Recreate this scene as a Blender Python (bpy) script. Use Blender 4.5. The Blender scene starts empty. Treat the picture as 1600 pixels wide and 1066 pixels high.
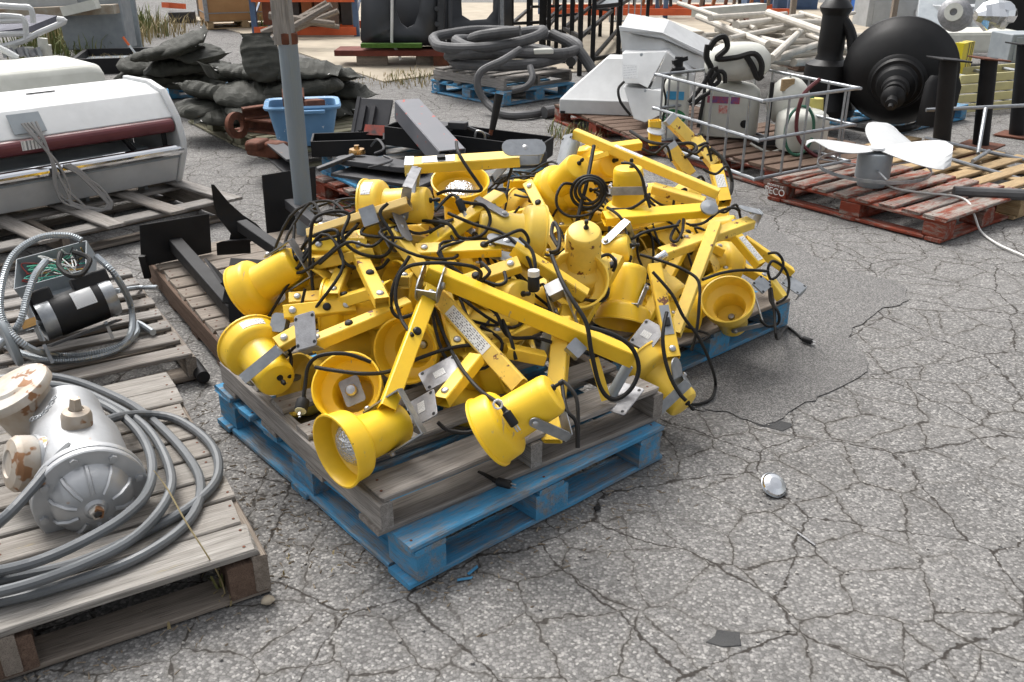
import bpy, math, random
import numpy as np
from mathutils import Vector, Matrix, noise as mnoise
random.seed(7)
SC = bpy.context.scene
COL = SC.collection
R_ = math.radians
# ---------------------------------------------------------------- camera, sky, sun, exposure
FPX, PITCH, CAMH = 1420.0, R_(24.2), 1.6
cam_d = bpy.data.cameras.new('camera'); cam = bpy.data.objects.new('camera', cam_d); COL.objects.link(cam)
cam_d.sensor_width = 36.0; cam_d.lens = FPX / 1600 * 36; cam_d.clip_start = .05; cam_d.clip_end = 400
cam.location = (0, 0, CAMH); cam.rotation_euler = (math.pi/2 - PITCH, 0, 0)
SC.camera = cam
SUN_EL, SUN_AZ = R_(58), R_(-35)          # soft overcast sun, high, from behind-left of the heap
w = bpy.data.worlds.new('World'); SC.world = w; w.use_nodes = True
nt = w.node_tree; bg = nt.nodes['Background']
sky = nt.nodes.new('ShaderNodeTexSky'); sky.sky_type = 'NISHITA'; sky.sun_disc = False
sky.sun_elevation = SUN_EL; sky.sun_rotation = SUN_AZ; sky.air_density = 1.0; sky.dust_density = 6.0; sky.ozone_density = .6
hs = nt.nodes.new('ShaderNodeHueSaturation'); hs.inputs['Saturation'].default_value = .22   # cloud cover: nearly white sky
nt.links.new(sky.outputs[0], hs.inputs['Color']); nt.links.new(hs.outputs[0], bg.inputs['Color'])
bg.inputs['Strength'].default_value = .15
sun_d = bpy.data.lights.new('sun', 'SUN'); sun = bpy.data.objects.new('sun', sun_d); COL.objects.link(sun)
sun_d.energy = 1.15; sun_d.angle = R_(30); sun_d.color = (1, .97, .93)
sdir = Vector((math.sin(SUN_AZ)*math.cos(SUN_EL), math.cos(SUN_AZ)*math.cos(SUN_EL), math.sin(SUN_EL)))
sun.rotation_euler = sdir.to_track_quat('Z', 'Y').to_euler()
SC.view_settings.view_transform = 'Standard'; SC.view_settings.look = 'None'
SC.view_settings.gamma = 1; SC.view_settings.use_curve_mapping = False
SC.view_settings.exposure = 0.68
SC.cycles.max_bounces = 4; SC.cycles.diffuse_bounces = 2; SC.cycles.glossy_bounces = 3; SC.cycles.transmission_bounces = 3
SC.cycles.use_adaptive_sampling = True; SC.cycles.adaptive_threshold = .02; SC.cycles.caustics_reflective = False; SC.cycles.caustics_refractive = False

# ---------------------------------------------------------------- measured positions (camera calibrated on the pallets' known size)
def ray(px, py):
    a = (px-800)/FPX; b = (533-py)/FPX
    return Vector((a, math.cos(PITCH)+b*math.sin(PITCH), -math.sin(PITCH)+b*math.cos(PITCH)))
def G(px, py, z=0.0):
    d = ray(px, py); return Vector((0, 0, CAMH)) + d*((z-CAMH)/d.z)
def AT(px, py, y):
    d = ray(px, py); return Vector((0, 0, CAMH)) + d*(y/d.y)
def PX(p):
    d = Vector(p)-Vector((0, 0, CAMH)); z = d.y*math.cos(PITCH)-d.z*math.sin(PITCH); y = d.y*math.sin(PITCH)+d.z*math.cos(PITCH)
    return 800+FPX*d.x/z, 533-FPX*y/z
def camdir(x, y, z):       # right, up, towards the viewer -> world
    return (Vector((1, 0, 0))*x + Vector((0, math.sin(PITCH), math.cos(PITCH)))*y + Vector((0, -math.cos(PITCH), math.sin(PITCH)))*z).normalized()

# ---------------------------------------------------------------- mesh helpers
def frame(z, x=None):
    z = Vector(z).normalized()
    if x is None: x = Vector((0, 0, 1)) if abs(z.z) < .9 else Vector((1, 0, 0))
    x = Vector(x); x = (x - z*x.dot(z))
    if x.length < 1e-6: x = z.orthogonal()
    x.normalize(); y = z.cross(x)
    return Matrix((x, y, z)).transposed()
def xf(o, z, x=None):
    return Matrix.Translation(Vector(o)) @ frame(z, x).to_4x4()
def smooth_path(pts, sub=6, closed=False):
    pts = [Vector(p) for p in pts]; n = len(pts); out = []
    if n < 3: return pts
    rng = range(n if closed else n-1)
    for i in rng:
        g = (lambda k: pts[k % n]) if closed else (lambda k: pts[min(max(k, 0), n-1)])
        p0, p1, p2, p3 = g(i-1), g(i), g(i+1), g(i+2)
        for k in range(sub):
            t = k/sub
            out.append(.5*((2*p1)+(p2-p0)*t+(2*p0-5*p1+4*p2-p3)*t*t+(3*p1-p0-3*p2+p3)*t**3))
    if not closed: out.append(pts[-1])
    return out
class MB:
    def __init__(s): s.v = []; s.f = []
    def add(s, vs, fs):
        b = len(s.v); s.v += [Vector(p) for p in vs]; s.f += [tuple(b+i for i in q) for q in fs]; return s
    def box(s, c, size, R=None, top=1.0):
        hx, hy, hz = [k/2 for k in size]; c = Vector(c)
        vs = []
        for z in (-1, 1):
            k = top if z > 0 else 1
            for x, y in ((-1, -1), (1, -1), (1, 1), (-1, 1)):
                p = Vector((x*hx*k, y*hy*k, z*hz)); vs.append(c + (R @ p if R else p))
        return s.add(vs, [(0, 3, 2, 1), (4, 5, 6, 7), (0, 1, 5, 4), (1, 2, 6, 5), (2, 3, 7, 6), (3, 0, 4, 7)])
    def bar(s, a, b, w, h, up=None):          # solid bar from a to b, w across, h along up
        a = Vector(a); b = Vector(b); d = b-a
        return s.box((a+b)/2, (h, w, d.length), frame(d, up))
    def tube(s, pts, r, n=8, closed=False, caps=True):
        pts = [Vector(p) for p in pts]; m = len(pts)
        rr = r if isinstance(r, (list, tuple)) else [r]*m
        t0 = (pts[1]-pts[0]).normalized(); x = t0.orthogonal().normalized(); b = len(s.v)
        for i, p in enumerate(pts):
            a = pts[i-1] if i > 0 else (pts[-1] if closed else p); c = pts[i+1] if i < m-1 else (pts[0] if closed else p)
            t = (c-a)
            t = t.normalized() if t.length > 1e-9 else t0
            x = x - t*x.dot(t)
            x = x.normalized() if x.length > 1e-6 else t.orthogonal().normalized()
            y = t.cross(x)
            for k in range(n):
                q = 2*math.pi*k/n; s.v.append(p + (x*math.cos(q)+y*math.sin(q))*rr[i])
        for i in range(m if closed else m-1):
            j = (i+1) % m
            for k in range(n):
                l = (k+1) % n; s.f.append((b+i*n+k, b+i*n+l, b+j*n+l, b+j*n+k))
        if caps and not closed:
            s.f.append(tuple(b+k for k in reversed(range(n)))); s.f.append(tuple(b+(m-1)*n+k for k in range(n)))
        return s
    def lathe(s, prof, T, n=24, a0=0, a1=2*math.pi):
        full = abs(a1-a0-2*math.pi) < 1e-6; m = n if full else n+1; b = len(s.v); L = len(prof)
        for k in range(m):
            q = a0+(a1-a0)*k/n
            for r, z in prof: s.v.append(T @ Vector((r*math.cos(q), r*math.sin(q), z)))
        for k in range(n):
            l = (k+1) % m
            for i in range(L-1):
                q = [b+k*L+i, b+l*L+i, b+l*L+i+1, b+k*L+i+1]
                s.f.append(tuple(q))
        return s
    def prism(s, poly, d, T):                  # polygon in local xy, extruded 0..d along local z
        n = len(poly)
        vs = [T @ Vector((x, y, 0)) for x, y in poly]+[T @ Vector((x, y, d)) for x, y in poly]
        return s.add(vs, [tuple(reversed(range(n))), tuple(range(n, 2*n))]+[(i, (i+1) % n, n+(i+1) % n, n+i) for i in range(n)])
    def loft(s, rings, close=True, caps=True):
        n = len(rings[0]); b = len(s.v)
        for r in rings: s.v += [Vector(p) for p in r]
        for i in range(len(rings)-1):
            for k in range(n if close else n-1):
                l = (k+1) % n; s.f.append((b+i*n+k, b+i*n+l, b+(i+1)*n+l, b+(i+1)*n+k))
        if caps and close:
            s.f.append(tuple(b+k for k in reversed(range(n)))); s.f.append(tuple(b+(len(rings)-1)*n+k for k in range(n)))
        return s
    def build(s, name, mat, parent=None, sharp=35, bevel=0):
        me = bpy.data.meshes.new(name)
        vs = s.v
        o = bpy.data.objects.new(name, me); COL.objects.link(o)
        if parent is None:
            xs = [p.x for p in vs]; ys = [p.y for p in vs]; zs = [p.z for p in vs]
            c = Vector(((min(xs)+max(xs))/2, (min(ys)+max(ys))/2, min(zs))); vs = [p-c for p in vs]; o.location = c
        else:
            o.parent = parent; o.location = -wloc(parent)
        me.from_pydata([tuple(p) for p in vs], [], s.f); me.validate(); me.update()
        import bmesh
        bm = bmesh.new(); bm.from_mesh(me); bmesh.ops.recalc_face_normals(bm, faces=bm.faces); bm.to_mesh(me); bm.free()
        if sharp:
            me.shade_smooth(); me.set_sharp_from_angle(angle=R_(sharp))
        me.materials.append(mat)
        if bevel:
            md = o.modifiers.new('bevel', 'BEVEL'); md.width = bevel; md.segments = 2; md.limit_method = 'ANGLE'
        return o
def wloc(o):
    return (o.location + (wloc(o.parent) if o.parent else Vector((0, 0, 0))))
def tag(o, label, cat=None, group=None, kind=None):
    if label: o['label'] = label
    if cat: o['category'] = cat
    if group: o['group'] = group
    if kind: o['kind'] = kind
    return o
def thing(name, label, cat, loc, group=None):
    o = bpy.data.objects.new(name, None); COL.objects.link(o); o.location = loc; o.empty_display_size = .1
    return tag(o, label, cat, group)
def stadium(L, wd, n=8, both=True):            # rounded bar outline: from x=0 to x=L, width wd
    p = []
    for k in range(n+1):
        a = -math.pi/2+math.pi*k/n; p.append((L+math.cos(a)*wd/2, math.sin(a)*wd/2))
    if both:
        for k in range(n+1):
            a = math.pi/2+math.pi*k/n; p.append((math.cos(a)*wd/2, math.sin(a)*wd/2))
    else: p += [(0, wd/2), (0, -wd/2)]
    return p
def circ(r, n=24, a0=0): return [(r*math.cos(a0+2*math.pi*k/n), r*math.sin(a0+2*math.pi*k/n)) for k in range(n)]
def rrect(w_, h_, r, n=4):
    p = []
    for cx, cy, a in ((w_/2-r, h_/2-r, 0), (-w_/2+r, h_/2-r, 90), (-w_/2+r, -h_/2+r, 180), (w_/2-r, -h_/2+r, 270)):
        for k in range(n+1):
            q = R_(a+90*k/n); p.append((cx+r*math.cos(q), cy+r*math.sin(q)))
    return p
def lerp(a, b, t): return Vector(a)*(1-t)+Vector(b)*t
def YAW(a): return Matrix.Rotation(a, 3, 'Z')

# ---------------------------------------------------------------- materials
def nodes(name):
    m = bpy.data.materials.new(name); m.use_nodes = True
    t = m.node_tree; b = t.nodes['Principled BSDF']
    return m, t, b
def lk(t, a, b): t.links.new(a, b)
def coords(t, stretch=(1, 1, 1), rnd=True):
    tc = t.nodes.new('ShaderNodeTexCoord'); mp = t.nodes.new('ShaderNodeMapping')
    mp.inputs['Scale'].default_value = stretch
    if rnd:
        oi = t.nodes.new('ShaderNodeObjectInfo'); ad = t.nodes.new('ShaderNodeVectorMath'); ad.operation = 'ADD'
        ml = t.nodes.new('ShaderNodeMath'); ml.operation = 'MULTIPLY'; ml.inputs[1].default_value = 37.0
        lk(t, oi.outputs['Random'], ml.inputs[0]); lk(t, tc.outputs['Object'], ad.inputs[0]); lk(t, ml.outputs[0], ad.inputs[1])
        lk(t, ad.outputs[0], mp.inputs['Vector'])
    else: lk(t, tc.outputs['Object'], mp.inputs['Vector'])
    return mp.outputs[0]
def tex_noise(t, vec, scale, detail=5, rough=.6, dist=0):
    n = t.nodes.new('ShaderNodeTexNoise'); n.inputs['Scale'].default_value = scale; n.inputs['Detail'].default_value = detail
    n.inputs['Roughness'].default_value = rough; n.inputs['Distortion'].default_value = dist; lk(t, vec, n.inputs['Vector']); return n.outputs[0]
def ramp(t, fac, stops):
    r = t.nodes.new('ShaderNodeValToRGB'); e = r.color_ramp.elements
    while len(e) > 2: e.remove(e[-1])
    for i, (p, c) in enumerate(stops):
        el = e[i] if i < 2 else e.new(p)
        el.position = p; el.color = (c, c, c, 1) if not isinstance(c, (tuple, list)) else (*c[:3], 1)
    lk(t, fac, r.inputs[0]); return r.outputs[0]
def mixc(t, fac, a, b, mode='MIX'):
    m = t.nodes.new('ShaderNodeMix'); m.data_type = 'RGBA'; m.blend_type = mode
    for i, x in ((0, fac), (6, a), (7, b)):
        if isinstance(x, (int, float)): m.inputs[i].default_value = x
        elif isinstance(x, (tuple, list)): m.inputs[i].default_value = (*x[:3], 1)
        else: lk(t, x, m.inputs[i])
    return m.outputs[2]
def bumpn(t, b, h, strength=.3, dist=.002):
    n = t.nodes.new('ShaderNodeBump'); n.inputs['Strength'].default_value = strength; n.inputs['Distance'].default_value = dist
    lk(t, h, n.inputs['Height']); lk(t, n.outputs[0], b.inputs['Normal']); return n
def mat(name, c, c2=None, rough=.5, metal=0, scale=6, spot=None, spot_t=.66, spot_s=14, bump=0, bscale=60, dirt=.0, spec=.5, stretch=(1, 1, 1), fade=None, scratch=None):
    m, t, b = nodes(name); v = coords(t, stretch)
    c2 = c2 or tuple(k*.82 for k in c)
    n1 = tex_noise(t, v, scale, 3); col = mixc(t, ramp(t, n1, [(.35, 0.), (.68, 1.)]), c, c2)
    if fade:
        oi = t.nodes.new('ShaderNodeObjectInfo'); col = mixc(t, ramp(t, oi.outputs['Random'], [(.3, 0.), (1., .55)]), col, fade)
    if scratch:
        ns = tex_noise(t, coords(t, (70, 6, 22)), 1.0, 2, .6); col = mixc(t, ramp(t, ns, [(.70, 0.), (.76, .75)]), col, scratch)
    if dirt:
        n3 = tex_noise(t, v, scale*.6, 5, .7); col = mixc(t, ramp(t, n3, [(.45, 0.), (.8, dirt)]), col, (.09, .075, .06))
    if spot:
        n2 = tex_noise(t, v, spot_s, 3, .65); mk = ramp(t, n2, [(spot_t, 0.), (spot_t+.03, 1.)]); col = mixc(t, mk, col, spot)
    lk(t, col, b.inputs['Base Color'])
    rg = ramp(t, n1, [(.3, max(rough-.08, .02)), (.7, min(rough+.12, 1))]); lk(t, rg, b.inputs['Roughness'])
    b.inputs['Metallic'].default_value = metal; b.inputs['Specular IOR Level'].default_value = spec
    if bump: bumpn(t, b, tex_noise(t, v, bscale, 1), bump, .003)
    return m
def wood(name, light, dark, paint=None, cover=.5, worn=.05, rot=None):
    m, t, b = nodes(name); v = coords(t, (1.3, 26, 26)); v2 = coords(t, (1, 2.2, 2.2))
    g = tex_noise(t, v, 2.2, 5, .72, .35); g2 = tex_noise(t, v2, 2.6, 3, .65)
    fine = tex_noise(t, coords(t, (5, 170, 170)), 2.0, 1, .6)
    oi = t.nodes.new('ShaderNodeObjectInfo')
    col = mixc(t, ramp(t, g, [(.3, 0.), (.7, 1.)]), dark, light)
    col = mixc(t, ramp(t, g2, [(.4, 0.), (.75, .55)]), col, tuple(k*.62 for k in light))
    col = mixc(t, ramp(t, fine, [(.3, .55), (.5, 0.)]), col, tuple(k*.35 for k in dark))
    col = mixc(t, ramp(t, oi.outputs['Random'], [(0., 0.), (1., .26)]), col, rot or (.17, .125, .085))
    if paint:
        pn = tex_noise(t, coords(t, (1.4, 5, 5)), 3.2, 6, .78)
        mk = ramp(t, pn, [(cover-.07, 1.), (cover+.07, worn)])
        pc = mixc(t, ramp(t, g2, [(.3, 0.), (.7, 1.)]), paint, tuple(k*.6 for k in paint))
        pc = mixc(t, ramp(t, fine, [(.28, .5), (.45, 0.)]), pc, tuple(k*.3 for k in paint))
        col = mixc(t, mk, col, pc)
    lk(t, col, b.inputs['Base Color']); b.inputs['Roughness'].default_value = .85; b.inputs['Specular IOR Level'].default_value = .25
    h = t.nodes.new('ShaderNodeMath'); h.operation = 'ADD'; lk(t, g, h.inputs[0]); lk(t, fine, h.inputs[1])
    bumpn(t, b, h.outputs[0], .55, .004)
    return m
W_GREY = wood('weathered_grey_wood', (.42, .40, .375), (.165, .152, .14))
W_BROWN = wood('weathered_brown_wood', (.36, .315, .27), (.155, .13, .108))
W_DARK = wood('dark_red_brown_wood', (.20, .135, .10), (.085, .05, .038))
W_TAN = wood('fresh_tan_wood', (.52, .38, .22), (.33, .22, .11), rot=(.45, .33, .19))
W_GREEN = wood('greenish_wood', (.30, .29, .21), (.14, .13, .085), (.12, .15, .08), .38)
W_BLUE = wood('blue_painted_wood', (.36, .34, .31), (.17, .155, .14), (.09, .345, .60), .52, .16)
W_BLUETOP = wood('worn_blue_deck_wood', (.40, .375, .34), (.18, .165, .15), (.10, .33, .52), .43, .03)
W_RED = wood('red_painted_wood', (.36, .33, .29), (.17, .15, .13), (.26, .055, .03), .56, .1)
W_REDTOP = wood('worn_red_deck_wood', (.42, .385, .345), (.2, .175, .155), (.27, .065, .035), .48, .0)
W_YEL = wood('yellow_stained_wood', (.41, .39, .36), (.19, .175, .155), (.40, .31, .12), .29, .0)
YEL = mat('yellow_enamel', (.97, .635, .028), (.92, .56, .02), .36, spot=(.10, .05, .02), spot_t=.72, spot_s=34, dirt=.2, bump=.04, bscale=25, fade=(.88, .66, .16), scratch=(.42, .36, .25))
YELW = mat('worn_yellow_enamel', (.90, .61, .045), (.82, .50, .03), .44, spot=(.16, .06, .03), spot_t=.63, spot_s=22, dirt=.5, fade=(.85, .66, .22), scratch=(.36, .2, .1))
YELPALE = mat('sun_faded_yellow_enamel', (.74, .52, .17), (.66, .45, .14), .5, dirt=.2)
GALV = mat('galvanised_steel', (.38, .395, .41), (.27, .285, .30), .40, .8, scale=22, dirt=.15)
CAST = mat('grey_cast_metal', (.34, .34, .35), (.26, .26, .27), .55, .55, scale=30, bump=.25, bscale=220)
ZINC = mat('zinc_bolt', (.5, .5, .5), None, .34, .9)
RUBBER = mat('black_cord_rubber', (.012, .0115, .011), (.024, .023, .022), .6, dirt=.06, spec=.25)
BLKPL = mat('black_plastic', (.010, .010, .011), (.02, .02, .021), .5, spec=.3)
BLACK = mat('black_paint', (.007, .007, .008), (.014, .014, .015), .55, dirt=.07, spec=.25)
BLKSTEEL = mat('dull_black_steel', (.030, .031, .035), (.055, .055, .06), .55, .1, spot=(.22, .07, .03), spot_t=.7, spot_s=9, dirt=.15)
RUST = mat('rusty_iron', (.165, .055, .028), (.085, .034, .02), .85, .1, scale=14, bump=.5, bscale=70)
WHITE = mat('white_enamel', (.64, .65, .65), (.56, .57, .57), .38, dirt=.12)
OFFW = mat('offwhite_plastic', (.64, .64, .58), (.56, .56, .50), .42, dirt=.14)
GREYP = mat('grey_paint', (.30, .33, .35), (.24, .27, .29), .48, dirt=.15)
CHROME = mat('chrome', (.82, .83, .84), (.75, .76, .77), .09, 1.0)
SILVER = mat('silver_hydrant_paint', (.50, .51, .52), (.40, .41, .42), .42, .55, spot=(.36, .17, .06), spot_t=.68, spot_s=7, dirt=.2, bump=.12, bscale=120)
RUSTSILVER = mat('rust_stained_silver', (.52, .50, .46), (.42, .33, .24), .5, .35, scale=9, spot=(.26, .13, .06), spot_t=.62, spot_s=11, bump=.2, bscale=90)
CONDUIT = mat('grey_conduit_jacket', (.13, .14, .148), (.10, .108, .115), .42, dirt=.1)
HOSE = mat('dusty_grey_hose', (.085, .085, .087), (.06, .06, .062), .6, dirt=.1)
def print_mat(name, paper, ink, rows=6, cols=22):
    m, t, b = nodes(name); v = coords(t, (1, 1, 1), False)
    tc = t.nodes.new('ShaderNodeTexCoord'); sp = t.nodes.new('ShaderNodeSeparateXYZ'); lk(t, tc.outputs['Generated'], sp.inputs[0])
    def mth(op, a, bb):
        k = t.nodes.new('ShaderNodeMath'); k.operation = op
        for i, x in enumerate((a, bb)):
            if isinstance(x, (int, float)): k.inputs[i].default_value = x
            else: lk(t, x, k.inputs[i])
        return k.outputs[0]
    row = mth('FRACT', mth('MULTIPLY', sp.outputs['Y'], rows), 0)
    inrow = mth('MULTIPLY', mth('GREATER_THAN', row, .3), mth('LESS_THAN', row, .78))
    cb = t.nodes.new('ShaderNodeCombineXYZ'); lk(t, mth('MULTIPLY', sp.outputs['X'], cols), cb.inputs[0]); lk(t, mth('FLOOR', mth('MULTIPLY', sp.outputs['Y'], rows), 0), cb.inputs[1])
    n = tex_noise(t, cb.outputs[0], 1.0, 2, .5)
    ink_m = mth('MULTIPLY', inrow, mth('GREATER_THAN', n, .5))
    edge = mth('MULTIPLY', mth('GREATER_THAN', sp.outputs['X'], .06), mth('LESS_THAN', sp.outputs['X'], .94))
    lk(t, mixc(t, mth('MULTIPLY', ink_m, edge), paper, ink), b.inputs['Base Color']); b.inputs['Roughness'].default_value = .4
    return m
STICKER = print_mat('printed_label', (.74, .74, .72), (.12, .12, .13))
STICKERW = mat('blank_label', (.76, .75, .72), None, .5)
def glass_mat():
    m, t, b = nodes('ribbed_lamp_glass'); b.inputs['Base Color'].default_value = (.62, .63, .63, 1); b.inputs['Metallic'].default_value = .75
    b.inputs['Roughness'].default_value = .12; v = coords(t)
    vo = t.nodes.new('ShaderNodeTexVoronoi'); vo.inputs['Scale'].default_value = 150; lk(t, v, vo.inputs['Vector']); bumpn(t, b, vo.outputs[0], .9, .004)
    return m
LENS = glass_mat()
# ---------------------------------------------------------------- ground
def ground_material():
    m, t, b = nodes('cracked_asphalt'); tc = t.nodes.new('ShaderNodeTexCoord'); v = tc.outputs['Object']
    def voro(scale, feat='F1', vec=v):
        n = t.nodes.new('ShaderNodeTexVoronoi'); n.feature = feat; n.inputs['Scale'].default_value = scale; lk(t, vec, n.inputs['Vector']); return n
    st = voro(120); st2 = voro(260)
    for q in (st, st2): q.voronoi_dimensions = '2D'
    big = tex_noise(t, v, .55, 3, .6); mid = tex_noise(t, v, 4.5, 4, .65)
    sep = t.nodes.new('ShaderNodeSeparateColor'); lk(t, st.outputs['Color'], sep.inputs[0])
    sep2 = t.nodes.new('ShaderNodeSeparateColor'); lk(t, st2.outputs['Color'], sep2.inputs[0])
    stone = ramp(t, sep.outputs[0], [(0., (.075, .073, .072)), (.3, (.14, .137, .133)), (.6, (.205, .2, .193)), (.84, (.285, .277, .266)), (1., (.46, .445, .42))])
    stone2 = ramp(t, sep2.outputs[0], [(0., (.08, .078, .076)), (.5, (.18, .176, .17)), (1., (.36, .35, .335))])
    col = mixc(t, .28, stone, stone2)
    gap = ramp(t, st.outputs['Distance'], [(.42, 0.), (.75, .8)])
    col = mixc(t, gap, col, (.09, .086, .083))
    col = mixc(t, ramp(t, big, [(.35, 0.), (.65, .25)]), col, (.23, .222, .212))
    col = mixc(t, ramp(t, mid, [(.5, 0.), (.8, .45)]), col, (.11, .105, .10))
    stain = tex_noise(t, v, 1.3, 5, .7, .4); col = mixc(t, ramp(t, stain, [(.58, 0.), (.72, .5)]), col, (.085, .08, .075)); col = mixc(t, ramp(t, stain, [(.28, .22), (.42, 0.)]), col, (.33, .318, .30))
    # cracks
    nv = t.nodes.new('ShaderNodeTexNoise'); nv.inputs['Scale'].default_value = 3.2; nv.inputs['Detail'].default_value = 5; nv.inputs['Roughness'].default_value = .68; nv.noise_dimensions = '2D'; lk(t, v, nv.inputs['Vector'])
    off = t.nodes.new('ShaderNodeVectorMath'); off.operation = 'MULTIPLY_ADD'; lk(t, nv.outputs['Color'], off.inputs[0]); off.inputs[1].default_value = (.11, .11, 0); lk(t, v, off.inputs[2])
    flat = t.nodes.new('ShaderNodeVectorMath'); flat.operation = 'MULTIPLY'; lk(t, off.outputs[0], flat.inputs[0]); flat.inputs[1].default_value = (1, 1, 0)
    c1 = voro(5.2, 'DISTANCE_TO_EDGE', flat.outputs[0]); c2 = voro(2.1, 'DISTANCE_TO_EDGE', flat.outputs[0])
    for q in (c1, c2): q.voronoi_dimensions = '2D'
    wob = tex_noise(t, v, 1.6, 2, .6); thr = ramp(t, wob, [(.30, .12), (.52, .9)])
    jag = tex_noise(t, v, 24, 2, .6)
    def crack(dn, w0):
        k = t.nodes.new('ShaderNodeMapRange'); k.inputs['From Min'].default_value = w0*.25; k.inputs['From Max'].default_value = w0; k.inputs['To Min'].default_value = 1; k.inputs['To Max'].default_value = 0
        ad = t.nodes.new('ShaderNodeMath'); ad.operation = 'MULTIPLY_ADD'; lk(t, jag, ad.inputs[0]); ad.inputs[1].default_value = w0*2.6; lk(t, dn.outputs['Distance'], ad.inputs[2])
        sb = t.nodes.new('ShaderNodeMath'); sb.operation = 'SUBTRACT'; lk(t, ad.outputs[0], sb.inputs[0]); sb.inputs[1].default_value = w0*1.25; lk(t, sb.outputs[0], k.inputs['Value']); return k.outputs[0]
    k1 = t.nodes.new('ShaderNodeMath'); k1.operation = 'MULTIPLY'; lk(t, crack(c1, .023), k1.inputs[0]); lk(t, thr, k1.inputs[1])
    k2 = t.nodes.new('ShaderNodeMath'); k2.operation = 'MAXIMUM'; lk(t, k1.outputs[0], k2.inputs[0]); lk(t, crack(c2, .0125), k2.inputs[1])
    soft = t.nodes.new('ShaderNodeMath'); soft.operation = 'MULTIPLY'; lk(t, crack(c1, .10), soft.inputs[0]); lk(t, thr, soft.inputs[1])
    col = mixc(t, ramp(t, soft.outputs[0], [(0., 0.), (1., .35)]), col, (.125, .115, .10))
    col = mixc(t, ramp(t, k2.outputs[0], [(0., 0.), (1., .93)]), col, (.035, .03, .026))
    lk(t, col, b.inputs['Base Color']); b.inputs['Roughness'].default_value = .9; b.inputs['Specular IOR Level'].default_value = .2
    hh = t.nodes.new('ShaderNodeMath'); hh.operation = 'MULTIPLY_ADD'; lk(t, st.outputs['Distance'], hh.inputs[0]); hh.inputs[1].default_value = -.45
    hh.inputs[2].default_value = 0.; bumpn(t, b, hh.outputs[0], .42, .005)
    return m
ASPH = ground_material()
def gz(x, y): return (mnoise.noise(Vector((x*.6, y*.6, 0)))*.006+mnoise.noise(Vector((x*2.3, y*2.3, 3)))*.003-.006)
def build_ground():
    # fine near sheet with gentle heave, coarse far out, one object
    xs = sorted(set([-150, -80, -40, -20, -12]+[round(-8+.16*i, 3) for i in range(101)]+[12, 20, 40, 80, 150]))
    ys = sorted(set([-20, -8, -2]+[round(.3+.16*i, 3) for i in range(90)]+[18, 22, 30, 45, 70, 110, 200]))
    mb = MB(); nx = len(xs)
    for y in ys:
        for x in xs:
            z = (mnoise.noise(Vector((x*.6, y*.6, 0)))*.006+mnoise.noise(Vector((x*2.3, y*2.3, 3)))*.003-.006) if abs(x) < 8 and 0 < y < 15 else -.006
            mb.v.append(Vector((x, y, z)))
    for j in range(len(ys)-1):
        for i in range(nx-1): mb.f.append((j*nx+i, j*nx+i+1, (j+1)*nx+i+1, (j+1)*nx+i))
    o = mb.build('asphalt_ground', ASPH, None, sharp=0); o['kind'] = 'structure'
    me = o.data; me.shade_smooth()
    # keep world-aligned object coordinates
    c = Vector(o.location)
    for vtx in me.vertices: vtx.co += c
    o.location = (0, 0, 0)
    return o
GROUND = build_ground()

# ---------------------------------------------------------------- boards and pallets
def board(name, m, parent, c, size, R, jit=.0025, seg=5, chew=0.0, nails=None):
    l, wd, th = size; mb = MB(); rings = []; bow = random.uniform(-.004, .004)*(l > .6); bz = random.uniform(-.002, .0035)*(l > .6)
    for i in range(seg+1):
        x = -l/2+l*i/seg; jy = random.uniform(-jit, jit)+bow*math.sin(math.pi*i/seg); jz = random.uniform(-jit, jit)*.4+bz*math.sin(math.pi*i/seg)
        e = random.uniform(0, chew) if i in (0, seg) else 0
        sx = (e if i == 0 else -e)
        ch = min(.004, th*.2)
        y0, y1, z0, z1 = -wd/2+random.uniform(-jit, jit), wd/2+random.uniform(-jit, jit), -th/2, th/2
        pts = [(y0+ch, z0), (y1-ch, z0), (y1, z0+ch), (y1, z1-ch), (y1-ch, z1), (y0+ch, z1), (y0, z1-ch), (y0, z0+ch)]
        rings.append([Vector((x+sx*random.uniform(.4, 1.6), py+jy, pz+jz)) for py, pz in pts])
    mb.loft(rings)
    me = bpy.data.meshes.new(name); me.from_pydata([tuple(p) for p in mb.v], [], mb.f); me.materials.append(m)
    o = bpy.data.objects.new(name, me); COL.objects.link(o)
    o.parent = parent; o.location = Vector(c)-wloc(parent) if parent else Vector(c)
    o.rotation_euler = R.to_euler()
    if nails:
        nb_ = MB()
        for x in nails:
            for sy in (-.27, .22):
                nb_.lathe([(0, .0012), (.0038, .001), (.0045, 0)], Matrix.Translation((x+random.uniform(-.012, .012), wd*sy+random.uniform(-.008, .008), th/2+jz*.5+.0005)), 6)
        k = bpy.data.meshes.new('nail_heads'); k.from_pydata([tuple(p) for p in nb_.v], [], nb_.f); k.materials.append(RUST)
        n_ = bpy.data.objects.new('nail_heads', k); COL.objects.link(n_); n_.parent = o; n_['kind'] = 'stuff'
    return o
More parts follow.
